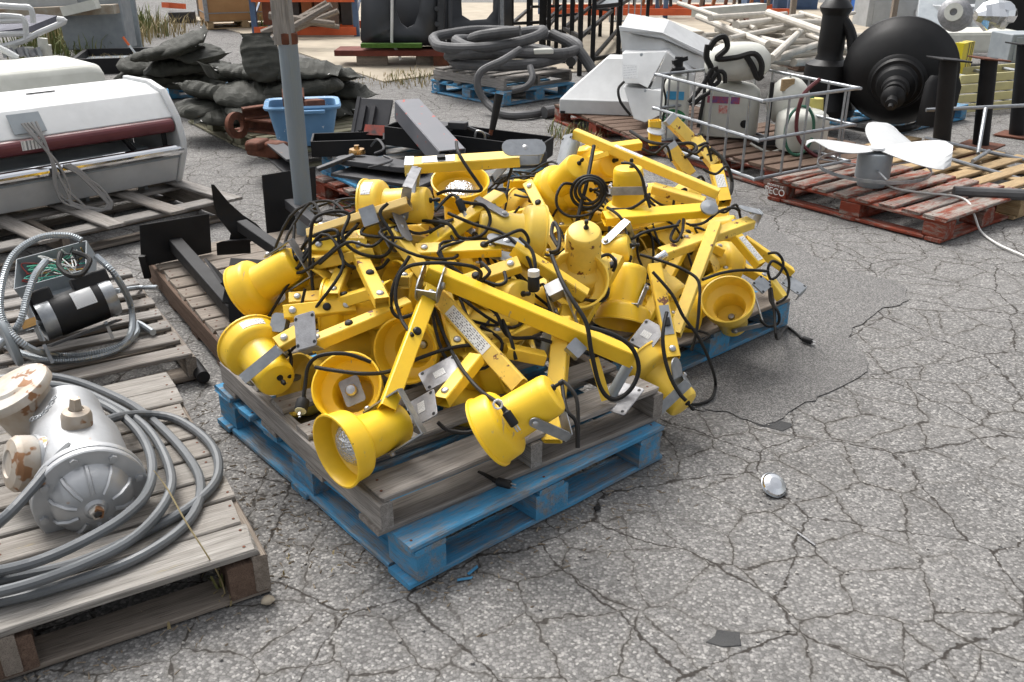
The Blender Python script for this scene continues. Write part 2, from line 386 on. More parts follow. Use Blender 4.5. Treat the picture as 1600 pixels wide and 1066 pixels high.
def pallet(name, label, N, yaw, ls=1.016, ll=1.219, h=.142, z=0., kind='block', nb=7, bw=.10, lead=.14, top=None, side=None, gap_skip=(), group=None, under=True, th=.02):
    """N: corner nearest the viewer; boards run along u (length ls), spaced along v (length ll)."""
    u = Vector((math.cos(yaw), math.sin(yaw), 0)); v = Vector((-math.sin(yaw), math.cos(yaw), 0)); N = Vector((N[0], N[1], 0))
    p = thing(name, label, 'pallet', N+u*ls/2+v*ll/2+Vector((0, 0, z)), group)
    Ru = YAW(yaw); Rv = YAW(yaw+math.pi/2); up = Vector((0, 0, 1))
    P = lambda s, t, zz: N+u*s+v*t+up*(z+zz)
    side = side or top
    for i in range(nb):
        if i in gap_skip: continue
        t = lead/2+(ll-lead)*i/(nb-1); wd = lead if i in (0, nb-1) else bw
        board('deck_board', top, p, P(ls/2+random.uniform(-.006, .006), t, h-th/2), (ls*random.uniform(.985, 1.0), wd*random.uniform(.94, 1.04), th), Ru @ Matrix.Rotation(random.uniform(-.006, .006), 3, 'Z'), chew=.016, nails=(-ls/2+.035, 0, ls/2-.035) if (N.length < 5.6) else None)
    if kind == 'block':
        for k in range(3):
            s = .07+(ls-.14)*k/2
            board('stringer_board', side, p, P(s, ll/2, h-th-.0095), (ll, .10, .018), Rv)
            for j in range(3):
                t = .07+(ll-.14)*j/2
                board('block', side, p, P(s, t, (h-th-.018+.02)/2), (.135, .135 if k == 1 else .10, h-th-.018-.021), Rv, seg=2, jit=.003)
        for k in range(3):
            t = .06+(ll-.12)*k/2
            board('bottom_board', side, p, P(ls/2, t, .0105), (ls, .10, .019), Ru)
        for k in (0, 1):
            board('bottom_board', side, p, P(.05+(ls-.1)*k, ll/2, .0106), (ll-.24, .09, .0185), Rv)
    else:
        for k in range(3):
            s = .022+(ls-.044)*k/2
            board('stringer', side, p, P(s, ll/2, (h-th+.018)/2), (ll, .04, h-th-.0185), Rv, seg=4)
        if under:
            for k in range(4):
                t = .06+(ll-.12)*k/3
                board('bottom_board', side, p, P(ls/2, t, .009), (ls, .11, .017), Ru)
    return p
UYAW = R_(40.6)
Nb = G(643, 926.5)
UU = Vector((math.cos(UYAW), math.sin(UYAW), 0)); VV = Vector((-math.sin(UYAW), math.cos(UYAW), 0))
pallet('blue_pallet', 'bright blue worn block pallet on the asphalt under the grey wooden pallet, nearest blue one', Nb, UYAW, top=W_BLUE, side=W_BLUE, nb=7, bw=.09, lead=.13)
Ng = G(594, 842, .142)
pallet('grey_wooden_pallet', 'weathered grey stringer pallet lying on the bright blue pallet, carrying dock lights', Ng, R_(37.4), ls=1.055, ll=1.10, h=.118, z=.1425, kind='stringer', nb=6, bw=.088, lead=.13, top=W_GREY, side=W_GREY, th=.018)
R2 = G(1234, 510)
N2 = R2-UU*1.016
pallet('blue_pallet', 'dark blue block pallet with bare grey deck under the rear right heap of dock lights', N2, UYAW, top=W_BROWN, side=W_BLUE, nb=7, bw=.1)
def patch(px, py, r, seed, parent):
    rnd = random.Random(seed); c = G(px, py); mb = MB()
    poly = [(r*(1 if k % 2 else .72)*rnd.uniform(.75, 1.2)*math.cos(2*math.pi*k/9)*1.5, r*rnd.uniform(.75, 1.2)*math.sin(2*math.pi*k/9)) for k in range(9)]
    mb.prism(poly, .004, Matrix.Translation(c+Vector((0, 0, gz(c.x, c.y)-.0015))) @ Matrix.Rotation(rnd.uniform(-.4, .4), 4, 'Z'))
    return mb.build('tar_patch', TAR, parent, bevel=.002)
TAR = mat('fresh_tar', (.035, .035, .036), (.06, .06, .06), .8, bump=.8, bscale=160)
patch(1137, 997, .034, 3, GROUND); patch(1218, 664, .036, 5, GROUND); patch(1195, 660, .03, 9, GROUND)
def asphalt_repair():
    import bmesh
    px = [(1070, 632), (1130, 642), (1190, 662), (1240, 640), (1290, 612), (1345, 588), (1352, 560), (1330, 520), (1372, 486), (1418, 468), (1400, 440), (1330, 425), (1268, 398), (1215, 360), (1180, 330), (1120, 300), (1000, 300), (960, 420), (980, 560)]
    path = smooth_path([G(*p) for p in px], 5, True); rn = random.Random(3)
    bm = bmesh.new(); vs = [bm.verts.new((p.x+rn.uniform(-.012, .012), p.y+rn.uniform(-.012, .012), 0)) for p in path]
    es = [bm.edges.new((vs[i], vs[(i+1) % len(vs)])) for i in range(len(vs))]
    bmesh.ops.triangle_fill(bm, use_beauty=True, edges=es)
    for _ in range(3): bmesh.ops.subdivide_edges(bm, edges=[e for e in bm.edges if e.calc_length() > .12], cuts=1); bmesh.ops.triangulate(bm, faces=bm.faces)
    me = bpy.data.meshes.new('asphalt_repair')
    for v_ in bm.verts: v_.co.z = gz(v_.co.x, v_.co.y)+.0045
    bm.to_mesh(me); bm.free(); me.shade_smooth()
    m, t, b = nodes('fine_asphalt'); v = t.nodes.new('ShaderNodeTexCoord').outputs['Object']
    vo = t.nodes.new('ShaderNodeTexVoronoi'); vo.inputs['Scale'].default_value = 230; vo.voronoi_dimensions = '2D'; lk(t, v, vo.inputs['Vector'])
    sp = t.nodes.new('ShaderNodeSeparateColor'); lk(t, vo.outputs['Color'], sp.inputs[0]); c = ramp(t, sp.outputs[0], [(0., (.085, .083, .081)), (.6, (.165, .161, .156)), (1., (.30, .29, .28))])
    n = tex_noise(t, v, 2.2, 4, .6); c = mixc(t, ramp(t, n, [(.4, 0.), (.7, .5)]), c, (.125, .122, .118)); lk(t, c, b.inputs['Base Color']); b.inputs['Roughness'].default_value = .9; b.inputs['Specular IOR Level'].default_value = .2
    bumpn(t, b, vo.outputs['Distance'], .25, .003); me.materials.append(m)
    o = bpy.data.objects.new('asphalt_repair', me); COL.objects.link(o); o['kind'] = 'structure'
asphalt_repair()
# ---------------------------------------------------------------- the heap of dock lights
def st(p):
    d = Vector((p[0], p[1], 0))-Vector((Nb.x, Nb.y, 0)); return d.dot(UU), d.dot(VV)
def sstep(x):
    x = min(max(x, 0), 1); return x*x*(3-2*x)
def Hs(x, y):
    s, t = st((x, y)); h = 0
    m = min((s+.02)/.42, (1.06-s)/.36, (t+.02)/.80, (1.34-t)/.22)
    if m > 0: h = .29+.47*sstep(m)
    m = min((s-1.2)/.32, (2.40-s)/.62, (t-.30)/.62, (1.72-t)/.2)
    if m > 0: h = max(h, .165+.47*sstep(m))
    return h
def S(px, py, lift=0.0):                      # where a sight line meets the heap's surface
    d = ray(px, py); o = Vector((0, 0, CAMH)); best = None
    for i in range(700):
        p = o+d*((1.6+i*.005)/d.y); g = p.z-(Hs(p.x, p.y)+lift)
        if g <= 0: return p
        if Hs(p.x, p.y) > 0 and (best is None or g < best[0]): best = (g, p)
    return best[1] if best else G(px, py, .2)
HEAD_PROF = [(0, -.222), (.045, -.222), (.053, -.219), (.058, -.212), (.060, -.198), (.063, -.085), (.066, -.075), (.088, -.066), (.094, -.060), (.097, -.052), (.1, -.008),
             (.105, -.006), (.105, 0), (.1, .001), (.096, -.006), (.093, -.052), (.086, -.060), (.064, -.069), (.058, -.080), (.055, -.15), (.0, -.152)]
def head(L, C, D, kind='empty', piv=None, back=None, yoke=True, m=None, knob=True, sticker=None):
    """C rim centre, D facing direction."""
    D = Vector(D).normalized(); T = xf(C, D)
    h = MB().lathe(HEAD_PROF, T, 32).build('lamp_housing', m or YEL, L, sharp=32)
    if kind == 'bulb':
        MB().lathe([(0, -.018), (.025, -.021), (.045, -.030), (.058, -.043), (.060, -.056), (.05, -.066)], T, 24).build('bulb', LENS, h, sharp=0)
    elif kind == 'plate':
        mb = MB().prism(rrect(.085, .062, .01), .004, T @ Matrix.Translation((0, 0, -.062)) @ Matrix.Rotation(.5, 4, 'Z'))
        mb.build('bulb_plate', CAST, h)
        MB().lathe([(0, -.04), (.014, -.042), (.018, -.047), (.018, -.06)], T, 12).build('bolt', ZINC, h)
    else:
        MB().lathe([(0, -.141), (.011, -.142), (.014, -.147), (.014, -.152)], T, 12).build('socket', GALV, h)
    if sticker is not None:       # printed label curved on the cup
        a = sticker; mb = MB(); n = 6
        for i in range(n+1):
            q = a-.32+.64*i/n
            for z, r in ((-.046, .0985), (-.014, .1005)): mb.v.append(T @ Vector((r*math.cos(q), r*math.sin(q), z)))
        for i in range(n): mb.f.append((2*i, 2*i+2, 2*i+3, 2*i+1))
        mb.build('label_sticker', STICKER, h)
    if knob:
        mb = MB().lathe([(0, -.258), (.006, -.257), (.0075, -.25), (.0075, -.244), (.005, -.242), (.005, -.23), (.009, -.228), (.010, -.221)], T @ Matrix.Translation((.012, .006, 0)), 10)
        mb.build('cord_grip', BLKPL, h)
    if yoke:
        piv = frame(D, piv).col[0] if piv is not None else frame(D).col[1]
        piv = Vector(piv); bk = Vector(back) if back is not None else -D
        bk = (bk-piv*bk.dot(piv)).normalized(); cpt = Vector(C)-D*.145
        mb = MB()
        for sgn in (-1, 1):
            o = cpt+piv*sgn*.0655
            mb.prism(stadium(.10, .032, 6, True), .004, xf(o, piv*sgn, bk))
        e = cpt+bk*.112
        mb.box(e, (.004, .032, .139), frame(piv, bk))
        y = mb.build('yoke', CAST if random.random() < .5 else GALV, L)
        for sgn in (-1, 1):
            MB().lathe([(0, .009), (.006, .0085), (.009, .005), (.009, 0)], xf(cpt+piv*sgn*.0695, piv*sgn), 10).build('bolt', ZINC, y)
    return h
def arm(L, a, b, up=None, w_=.046, h_=.037, m=None, grom=None, bolts=(1, 1), label=None, sw=False, cap=(0, 0)):
    a = Vector(a); b = Vector(b); d = b-a; ln = d.length
    up = Vector(up) if up is not None else camdir(.1, .75, .65)
    Fm = frame(d, up); X, Y, Z = Fm.col[0], Fm.col[1], Fm.col[2]
    if Y.dot(camdir(0, 0, 1)) < 0: Fm = Matrix((X, -Y, Z)).transposed(); Y = Fm.col[1]
    mb = MB(); rings = []
    def ring(z, k, inset=0):
        hx, hy = (h_/2-inset), (w_/2-inset); c = .003 if not inset else .001
        pts = [(hx, -hy+c), (hx, hy-c), (hx-c, hy), (-hx+c, hy), (-hx, hy-c), (-hx, -hy+c), (-hx+c, -hy), (hx-c, -hy)]
        return [a+X*x+Y*y+Z*z for x, y in pts]
    mb.loft([ring(.03, 0, .0025), ring(0, 0, .0025), ring(0, 0), ring(ln, 0), ring(ln, 0, .0025), ring(ln-.03, 0, .0025)])
    o = mb.build('arm', m or (YEL if random.random() < .58 else YELW), L, sharp=30)
    for k, (at, on) in enumerate(zip((.028, ln-.028), bolts)):
        if not on: continue
        for sd in (1, -1):
            T = xf(a+Z*at+X*(h_/2)*sd, X*sd)
            MB().lathe([(0, .008), (.006, .0075), (.0105, .005), (.0125, 0)], T, 12).build('bolt', ZINC, o)
    if grom is not None:
        T = xf(a+Z*grom*ln+X*h_/2, X)
        MB().lathe([(0, .009), (.008, .0085), (.0125, .005), (.0135, 0)], T, 12).build('grommet', BLKPL, o)
    if label is not None:
        c0, c1, side = label; Q = (X, Y)[side]; Wd = (Y, X)[side]; hw = ((w_, h_)[side])*.36
        off = ((h_, w_)[side])/2+.0008
        mbs = MB(); ll = (c1-c0)*ln
        mbs.box((0, 0, 0), (ll, hw*2, .0008)); s_ = mbs.build('label_sticker', STICKER, o)
        s_.matrix_parent_inverse = Matrix(); Fm2 = Matrix((Z, Q.cross(Z), Q)).transposed()
        s_.location = a+Z*(c0+c1)/2*ln+Q*off - Vector((0, 0, 0)); s_.rotation_euler = Fm2.to_euler()
    if sw:
        pz = sw*ln
        MB().box(a+Z*pz+X*(h_/2+.001), (.002, w_*.72, .11), Fm).build('switch_plate', GALV, o)
        MB().box(a+Z*(pz+.01)+X*(h_/2+.006), (.012, .018, .028), Fm).build('rocker_switch', BLKPL, o)
    return o, X, Y, Z
def hinge(L, p, axis, d1, m=None, w_=.055, ln=.075, half=.030):
    axis = Vector(axis).normalized(); mb = MB()
    for sgn in (-1, 1):
        mb.prism(stadium(ln, w_, 8, True), .0035, xf(Vector(p)+axis*sgn*half-Vector(d1).normalized()*ln*.45, axis*sgn, d1))
    e = Vector(p)-Vector(d1).normalized()*(ln*.45+w_*.30)
    mb.box(e, (.004, w_*.9, half*2), frame(axis, d1))
    o = mb.build('hinge_bracket', m or GALV, L, sharp=30)
    for sgn in (-1, 1):
        MB().lathe([(0, .011), (.007, .010), (.012, .006), (.012, 0)], xf(Vector(p)+axis*sgn*(half+.0035), axis*sgn), 10).build('bolt', ZINC, o)
    return o
def mount(L, p, n, up, m=None, w_=.125, h_=.085, sticker=True, flange=.05):
    n = Vector(n).normalized(); Fm = frame(n, up); X, Y = Fm.col[0], Fm.col[1]; p = Vector(p)
    T = Matrix.Translation(p) @ Fm.to_4x4()
    mb = MB().prism(rrect(h_, w_, .008), .004, T)
    mb.box(p-X*h_/2-n*flange/2, (.004, w_*.9, flange), Fm)
    o = mb.build('mounting_plate', m or CAST, L, sharp=30, bevel=.0012)
    for sx in (-1, 1):
        for sy in (-1, 1):
            MB().lathe([(0, .0006), (.0055, .0006)], xf(p+X*sx*h_*.38+Y*sy*w_*.4+n*.0042, n), 10).build('bolt_hole', BLKPL, o)
    if sticker:
        s_ = MB().box((0, 0, 0), (.034, .024, .0006)).build('label_sticker', STICKER, o)
        s_.location = p+n*.0048+Y*.006; s_.rotation_euler = Matrix((Y, n.cross(Y), n)).transposed().to_euler()
    return o
def post(L, a, b, r=.017): return MB().tube([a, b], r, 12).build('pivot_post', GREYP, L)
def cord(L, pts, r=.0058, name='cord', m=None, sub=6): return MB().tube(smooth_path(pts, sub), r, 7).build(name, m or RUBBER, L, sharp=0)
def SP(pts, lift): return [S(p[0], p[1], lift if len(p) < 3 else p[2]) for p in pts]
def plug(L, p, d, body=None, r=.013, ln=.045):
    T = xf(p, d)
    o = MB().lathe([(0, -.012), (.006, -.012), (.008, 0), (r, .004), (r, ln*.9), (r*.85, ln), (0, ln)], T, 12).build('plug', body or BLKPL, L)
    for sx in (-1, 1): MB().box(Vector(p)+frame(d).col[0]*sx*.0055+Vector(d).normalized()*(ln+.008), (.0014, .006, .018), frame(d)).build('prong', ZINC, o)
    return o
def light(label, at, grp=None): return thing('dock_light', label, 'dock light', at, grp)
def sunk(px, py, y): return AT(px, py, y+.12)-Vector((0, 0, .10))
cu = camdir(0, 1, 0); ct = camdir(0, 0, 1); cr = Vector((1, 0, 0))

# --- front heap
A = light('yellow dock light nearest the viewer, glass bulb inside its open cup', S(524, 708))
cA = AT(524, 706, 2.06); head(A, cA, camdir(-.70, -.30, .62), 'bulb', piv=camdir(.3, -.9, .3), back=camdir(.3, .9, .1))
hA = AT(674, 452, 2.56)
eA = AT(604, 640, 2.17)
arm(A, eA, hA, up=camdir(.35, .15, .9), grom=.60, bolts=(0, 1))
a2a = AT(668, 424, 2.60); a2b = AT(990, 560, 2.52)
arm(A, a2a, a2b, up=camdir(.2, .8, .55), w_=.046, h_=.052, bolts=(0, 0))
hinge(A, hA+camdir(0, .2, .2)*.02, camdir(.95, -.15, .1), hA-eA, half=.03)
mb_p = AT(968, 622, 2.53); mount(A, mb_p, camdir(-.2, .75, .6), camdir(.5, -.2, .3), CAST, .13, .11, False, .0)
post(A, AT(955, 618, 2.53), AT(982, 570, 2.56)); MB().bar(AT(928, 560, 2.53), AT(947, 625, 2.50), .008, .03, cr).build('stay_strap', YEL, A)
cord(A, [hA+(eA-hA)*.42+camdir(0, .1, .9)*.03]+[AT(x, y, yy) for x, y, yy in ((628, 500, 2.47), (618, 460, 2.52), (632, 420, 2.56), (680, 411, 2.57), (735, 416, 2.57), (752, 428, 2.6), (744, 442, 2.66))])
cord(A, [AT(x, y, yy) for x, y, yy in ((672, 470, 2.52), (652, 488, 2.52), (624, 496, 2.53), (611, 478, 2.55), (617, 440, 2.58), (640, 400, 2.62))])
cord(A, [AT(x, y, yy) for x, y, yy in ((862, 400, 2.75), (878, 440, 2.62), (895, 470, 2.55), (916, 505, 2.50), (924, 550, 2.46), (938, 605, 2.43), (958, 624, 2.43), (984, 610, 2.44), (998, 578, 2.47), (988, 545, 2.49), (960, 524, 2.50), (922, 512, 2.52))], .007)

B = light('yellow dock light at the front middle with a plug strapped on its can', S(785, 650))
cB = AT(762, 676, 2.17); head(B, cB, camdir(-.80, -.50, -.24), 'bulb', piv=camdir(.35, -.4, .85), back=camdir(.75, -.7, .2))
bj = AT(684, 462, 2.62); arm(B, AT(812, 603, 2.35), bj, up=camdir(-.6, .5, .6), w_=.052, label=(.36, .82, 0), bolts=(0, 0))
arm(B, AT(610, 357, 2.85), AT(682, 452, 2.66), up=camdir(.7, .4, .6), bolts=(1, 0)); hinge(B, AT(616, 364, 2.84), camdir(.7, .5, .4), AT(610, 357, 2.85)-bj, CAST, half=.03)
cord(B, [AT(x, y, yy) for x, y, yy in ((678, 482, 2.56), (690, 515, 2.50), (705, 548, 2.44), (724, 580, 2.33), (750, 610, 2.22), (776, 628, 2.13), (788, 640, 2.10))])
plug(B, AT(790, 643, 2.095), camdir(.55, -.8, .1))
MB().tube([AT(778, 632, 2.10)+camdir(math.cos(a)*.7, math.sin(a)*.7, 0)*.012 for a in np.linspace(0, 6.28, 9)[:-1]], .003, 6, True).build('cable_tie', STICKERW, B)

Cc = light('yellow dock light at the left edge, label on its cup, can pointing down', S(400, 545))
cC = AT(390, 536, 2.62); head(Cc, cC, camdir(-.55, .50, -.62), 'empty', piv=camdir(.75, .6, -.1), back=camdir(.6, .55, .55), sticker=None)
s0 = AT(433, 540, 2.52); arm(Cc, s0, AT(466, 521, 2.56), up=camdir(0, .5, .85), bolts=(1, 0))
T = xf(cC, camdir(-.55, .50, -.62)); 
mbs = MB(); q0 = None
Dn = camdir(-.55, .50, -.62); xt = camdir(0.0, .9, .3); Tl = xf(cC, Dn, xt)
for i in range(7):
    q = -.05-.38+.76*i/6
    for z, r in ((-.046, .0985), (-.018, .1005)): mbs.v.append(Tl @ Vector((r*math.cos(q), r*math.sin(q), z)))
for i in range(6): mbs.f.append((2*i, 2*i+2, 2*i+3, 2*i+1))
mbs.build('label_sticker', STICKER, Cc)
cord(Cc, SP([(452, 590), (455, 560), (448, 540), (452, 520), (470, 510)], .06))

D_ = light('yellow dock light highest on the left edge, bell side-on above the labelled one', S(400, 440))
cD = AT(384, 459, 2.86); head(D_, cD, camdir(-.84, -.46, -.28), 'empty', piv=camdir(-.45, .85, .1), back=camdir(.86, -.15, .3))
arm(D_, AT(486, 440, 2.86), AT(622, 408, 2.92), up=camdir(.0, .8, .6), grom=.55, bolts=(0, 1))
cord(D_, [AT(482, 420, 2.85)]+[AT(x, y, yy) for x, y, yy in ((490, 405, 2.85), (487, 430, 2.8), (492, 465, 2.76), (505, 478, 2.74), (560, 470, 2.76), (600, 465, 2.78))])

E5 = light('yellow dock light facing the viewer with a grey bolted plate inside its cup', S(541, 602))
cE = AT(541, 603, 2.34); head(E5, cE, camdir(-.12, .30, .94), 'plate', piv=camdir(.8, .5, 0), back=camdir(.2, -.9, .0))
arm(E5, AT(483, 540, 2.46), AT(640, 475, 2.62), up=camdir(-.3, .75, .6), grom=.40, bolts=(1, 0), m=YELW)
mount(E5, AT(478, 517, 2.46), camdir(-.35, .25, .9), camdir(-.3, .9, .2), CAST, .07, .11, False, .04)
cord(E5, [AT(x, y, yy) for x, y, yy in ((493, 574, 2.33), (530, 580, 2.26), (572, 584, 2.24), (610, 580, 2.3), (650, 562, 2.38), (700, 545, 2.44), (745, 540, 2.48), (785, 555, 2.5))])
cord(E5, [AT(x, y, yy) for x, y, yy in ((580, 566, 2.34), (540, 553, 2.34), (500, 556, 2.34), (482, 572, 2.34), (477, 600, 2.32), (474, 622, 2.30))])
pl = plug(E5, AT(474, 625, 2.30), camdir(-.05, -.75, .65), RUBBER, .019, .04)
MB().lathe([(0, .0405), (.0165, .0405), (.0165, .038)], xf(AT(474, 625, 2.30), camdir(-.05, -.75, .65)), 14).build('plug_face', mat('pale_yellow_plug', (.72, .66, .38), None, .5), pl)

F6 = light('yellow dock light with a wide empty cup open to the viewer behind the crossing arm', S(632, 545))
cF = AT(633, 548, 2.50); head(F6, cF, camdir(-.28, -.12, .95), 'empty', yoke=False)
arm(F6, AT(690, 628, 2.26), AT(745, 560, 2.42), up=camdir(-.4, .5, .75), bolts=(1, 0)); mount(F6, AT(660, 640, 2.25), camdir(-.55, .45, .7), camdir(.7, .4, .3), CAST, .09, .10, True, .05)
mount(F6, AT(690, 583, 2.37), camdir(-.25, .62, .75), camdir(-.45, .8, -.2), CAST, .125, .078, True, .03)
cord(F6, [AT(x, y, yy) for x, y, yy in ((684, 660, 2.2), (700, 672, 2.2), (730, 676, 2.2), (752, 668, 2.2))])


G7 = light('yellow dock light lying sideways high at the back left, label on its bell', S(620, 325))
cG = AT(574, 328, 2.98); head(G7, cG, camdir(-.97, -.05, -.22), 'empty', piv=camdir(.05, -.6, .8), back=camdir(.2, .8, .5))
arm(G7, AT(484, 368, 2.88), AT(640, 318, 2.86), up=camdir(0, .35, .95), m=YELPALE, w_=.03, h_=.052, bolts=(0, 0)); MB().box(AT(577, 338, 2.82), (.06, .03, .05), frame(camdir(.9, .3, 0), cu)).build('end_cap', GALV, G7)
arm(G7, AT(488, 385, 2.84), AT(575, 386, 2.82), up=camdir(0, .3, .95), grom=.5)
mount(G7, AT(642, 292, 2.94), camdir(-.3, .3, .9), cu, GALV, .04, .10, False, .0)
mbl = MB(); Tg = xf(cG, camdir(-.97, -.05, -.22), camdir(-.1, .55, .83))
for i in range(7):
    q = .08-.3+.6*i/6
    for z, r in ((-.046, .0985), (-.014, .1005)): mbl.v.append(Tg @ Vector((r*math.cos(q), r*math.sin(q), z)))
for i in range(6): mbl.f.append((2*i, 2*i+2, 2*i+3, 2*i+1))
mbl.build('label_sticker', STICKER, G7)
cord(G7, [AT(x, y, yy) for x, y, yy in ((484, 420, 2.8), (488, 350, 2.8), (512, 332, 2.82), (545, 335, 2.84), (535, 370, 2.78), (560, 395, 2.76), (600, 400, 2.76), (614, 372, 2.76), (594, 335, 2.8), (606, 318, 2.82))])
cord(G7, [AT(x, y, yy) for x, y, yy in ((465, 400, 2.9), (485, 372, 2.86), (525, 360, 2.82), (530, 392, 2.78), (545, 415, 2.76), (590, 420, 2.76), (608, 405, 2.78))])

H8 = light('yellow dock light facing up at the very back with clear bulb under a level arm', S(716, 290))
cH = AT(719, 282, 3.2); head(H8, cH, camdir(.02, .70, .70), 'bulb', yoke=False)
arm(H8, AT(642, 259, 3.05), AT(812, 248, 3.05), up=camdir(0, .75, .65), w_=.056, bolts=(0, 0), sw=.26); hinge(H8, AT(818, 240, 3.06), camdir(.15, .3, .95), camdir(-.9, -.1, 0), None, .06, .09, .032)
MB().box(AT(640, 260, 3.05), (.03, .058, .044), frame(camdir(0, .75, .65), camdir(.99, .05, 0))).build('end_cap', GALV, H8)
cord(H8, [AT(x, y, yy) for x, y, yy in ((713, 222, 3.12), (716, 238, 3.02), (730, 262, 2.98), (746, 285, 2.96), (752, 297, 2.95), (735, 299, 2.97), (700, 298, 3.0), (682, 304, 3.0))])
cord(H8, [AT(x, y, yy) for x, y, yy in ((800, 262, 3.05), (792, 280, 3.06), (776, 286, 3.08), (768, 276, 3.1))])
MB().bar(AT(790, 258, 3.06), AT(768, 282, 3.1), .004, .03, cu).build('yoke', GALV, H8)

I9 = light('yellow dock light on the right flank of the front heap, bell facing right', S(830, 368))
cI = AT(846, 368, 2.98); head(I9, cI, camdir(.93, -.10, -.2), 'empty', piv=camdir(0, .7, .7), back=camdir(-.5, .8, .2), sticker=None)
arm(I9, AT(650, 394, 2.80), AT(783, 388, 2.82), up=camdir(0, .65, .75), grom=.80, w_=.05); hinge(I9, AT(789, 390, 2.82), camdir(.2, .75, .6), camdir(-.98, .1, 0), None, .055, .07, .028)
cord(I9, [AT(x, y, yy) for x, y, yy in ((757, 381, 2.76), (790, 368, 2.76), (815, 360, 2.8), (826, 378, 2.8), (812, 395, 2.78))])
J1 = light('yellow dock light whose long arm rises to the right under a wrapped steel strap', S(720, 345))
arm(J1, AT(652, 398, 2.82), AT(782, 306, 3.05), up=camdir(-.4, .6, .65), w_=.06, bolts=(0, 0)); MB().lathe([(.036, -.02), (.038, -.02), (.038, .02), (.036, .02)], xf(AT(778, 335, 3.0), camdir(.7, .6, .2)), 20, 0, 3.6).build('strap', GALV, J1)
head(J1, sunk(742, 345, 3.05), camdir(.25, -.2, .8), 'empty', yoke=False)
cord(J1, [AT(x, y, yy) for x, y, yy in ((680, 330, 2.9), (705, 305, 2.95), (722, 315, 2.9), (735, 318, 2.9), (757, 322, 2.92), (766, 345, 2.9), (752, 368, 2.86), (720, 372, 2.84), (700, 350, 2.86), (660, 345, 2.9))])
cord(J1, [AT(x, y, yy) for x, y, yy in ((700, 333, 2.9), (740, 350, 2.86), (780, 362, 2.84), (806, 380, 2.8), (824, 402, 2.75), (832, 425, 2.72))])
plug(J1, AT(716, 312, 2.9), camdir(.4, -.9, .2))
K1 = light('yellow dock light arm with two bolts low on the left side below the high bell', S(500, 485))
arm(K1, AT(443, 490, 2.62), AT(555, 478, 2.68), up=camdir(.05, .3, .95), grom=.6, w_=.045); MB().prism(rrect(.06, .05, .015), .03, xf(AT(441, 507, 2.62), camdir(-.2, .2, .95))).build('end_cap', GALV, K1)
arm(K1, AT(452, 470, 2.74), AT(560, 462, 2.78), up=camdir(.05, .6, .8), m=YELW)
head(K1, sunk(590, 492, 2.75), camdir(.7, .1, -.6), 'empty', yoke=False)
L1 = light('yellow dock light with a stubby bolted arm crossing behind the long diagonal arm', S(770, 430))
arm(L1, AT(716, 446, 2.68), AT(812, 413, 2.72), up=camdir(-.2, .5, .85), bolts=(0, 1), grom=.3); head(L1, sunk(690, 470, 2.78), camdir(-.5, .2, -.8), 'empty', yoke=False)
cord(L1, [AT(x, y, yy) for x, y, yy in ((750, 436, 2.64), (775, 445, 2.62), (790, 440, 2.62), (788, 425, 2.66))])
cord(L1, [AT(x, y, yy) for x, y, yy in ((752, 410, 2.66), (765, 425, 2.62), (752, 440, 2.62), (748, 455, 2.62))])
M1 = light('yellow dock light with arm running down right past a black and white plug', S(850, 420))
arm(M1, AT(802, 388, 2.78), AT(915, 462, 2.74), up=camdir(.35, .75, .55), bolts=(0, 0)); head(M1, sunk(800, 450, 2.85), camdir(-.7, -.4, .3), 'empty', yoke=False)
cord(M1, [AT(x, y, yy) for x, y, yy in ((812, 372, 2.78), (830, 390, 2.74), (836, 412, 2.7), (835, 428, 2.68))])
mq = MB().lathe([(0, 0), (.016, .001), (.019, .006), (.019, .045), (.016, .05), (0, .05)], xf(AT(834, 455, 2.66), camdir(-.02, .9, .4)), 14).build('plug', BLKPL, M1)
MB().lathe([(0, .018), (.018, .018), (.0185, .014), (.0185, 0)], xf(AT(834, 431, 2.66), camdir(-.02, .9, .4)), 14).build('plug_collar', STICKERW, mq)
N1 = light('yellow dock light deep in the front heap with slanted arms beside a grey post', S(835, 545))
arm(N1, AT(880, 498, 2.62), AT(862, 690, 2.32), up=camdir(-.3, .1, .9), grom=.12, bolts=(0, 0), w_=.056); arm(N1, AT(770, 520, 2.60), AT(818, 492, 2.68), up=camdir(-.4, .6, .65)); arm(N1, AT(790, 548, 2.50), AT(850, 560, 2.52), up=camdir(0, .9, .4), bolts=(0, 0))
post(N1, AT(845, 570, 2.6), AT(858, 510, 2.64), .014); head(N1, sunk(800, 610, 2.48), camdir(.8, -.2, -.3), 'empty', yoke=False); MB().prism(rrect(.05, .045, .005), .03, xf(AT(897, 548, 2.5), camdir(.2, .3, .9), camdir(.7, -.7, 0))).build('end_cap', GALV, N1)
cord(N1, [AT(x, y, yy) for x, y, yy in ((750, 470, 2.6), (775, 490, 2.56), (786, 515, 2.54), (800, 528, 2.54), (835, 528, 2.56), (862, 535, 2.54))]); cord(N1, [AT(x, y, yy) for x, y, yy in ((785, 500, 2.56), (798, 530, 2.5), (806, 562, 2.48))]); cord(N1, [AT(x, y, yy) for x, y, yy in ((878, 595, 2.35), (890, 605, 2.3), (902, 630, 2.26), (903, 700, 2.18))]); cord(N1, [AT(x, y, yy) for x, y, yy in ((878, 600, 2.3), (885, 640, 2.22), (900, 660, 2.2), (902, 700, 2.17))])
O1 = light('yellow dock light bracket clamp with pale block end behind the diagonal arm', S(880, 470))
MB().prism(rrect(.06, .048, .006), .04, xf(AT(872, 458, 2.72), camdir(-.3, .45, .8), camdir(.9, .4, 0))).build('end_cap', ZINC, O1); hinge(O1, AT(885, 482, 2.70), camdir(.9, .3, .2), camdir(-.1, .9, .3), None, .05, .10, .026)
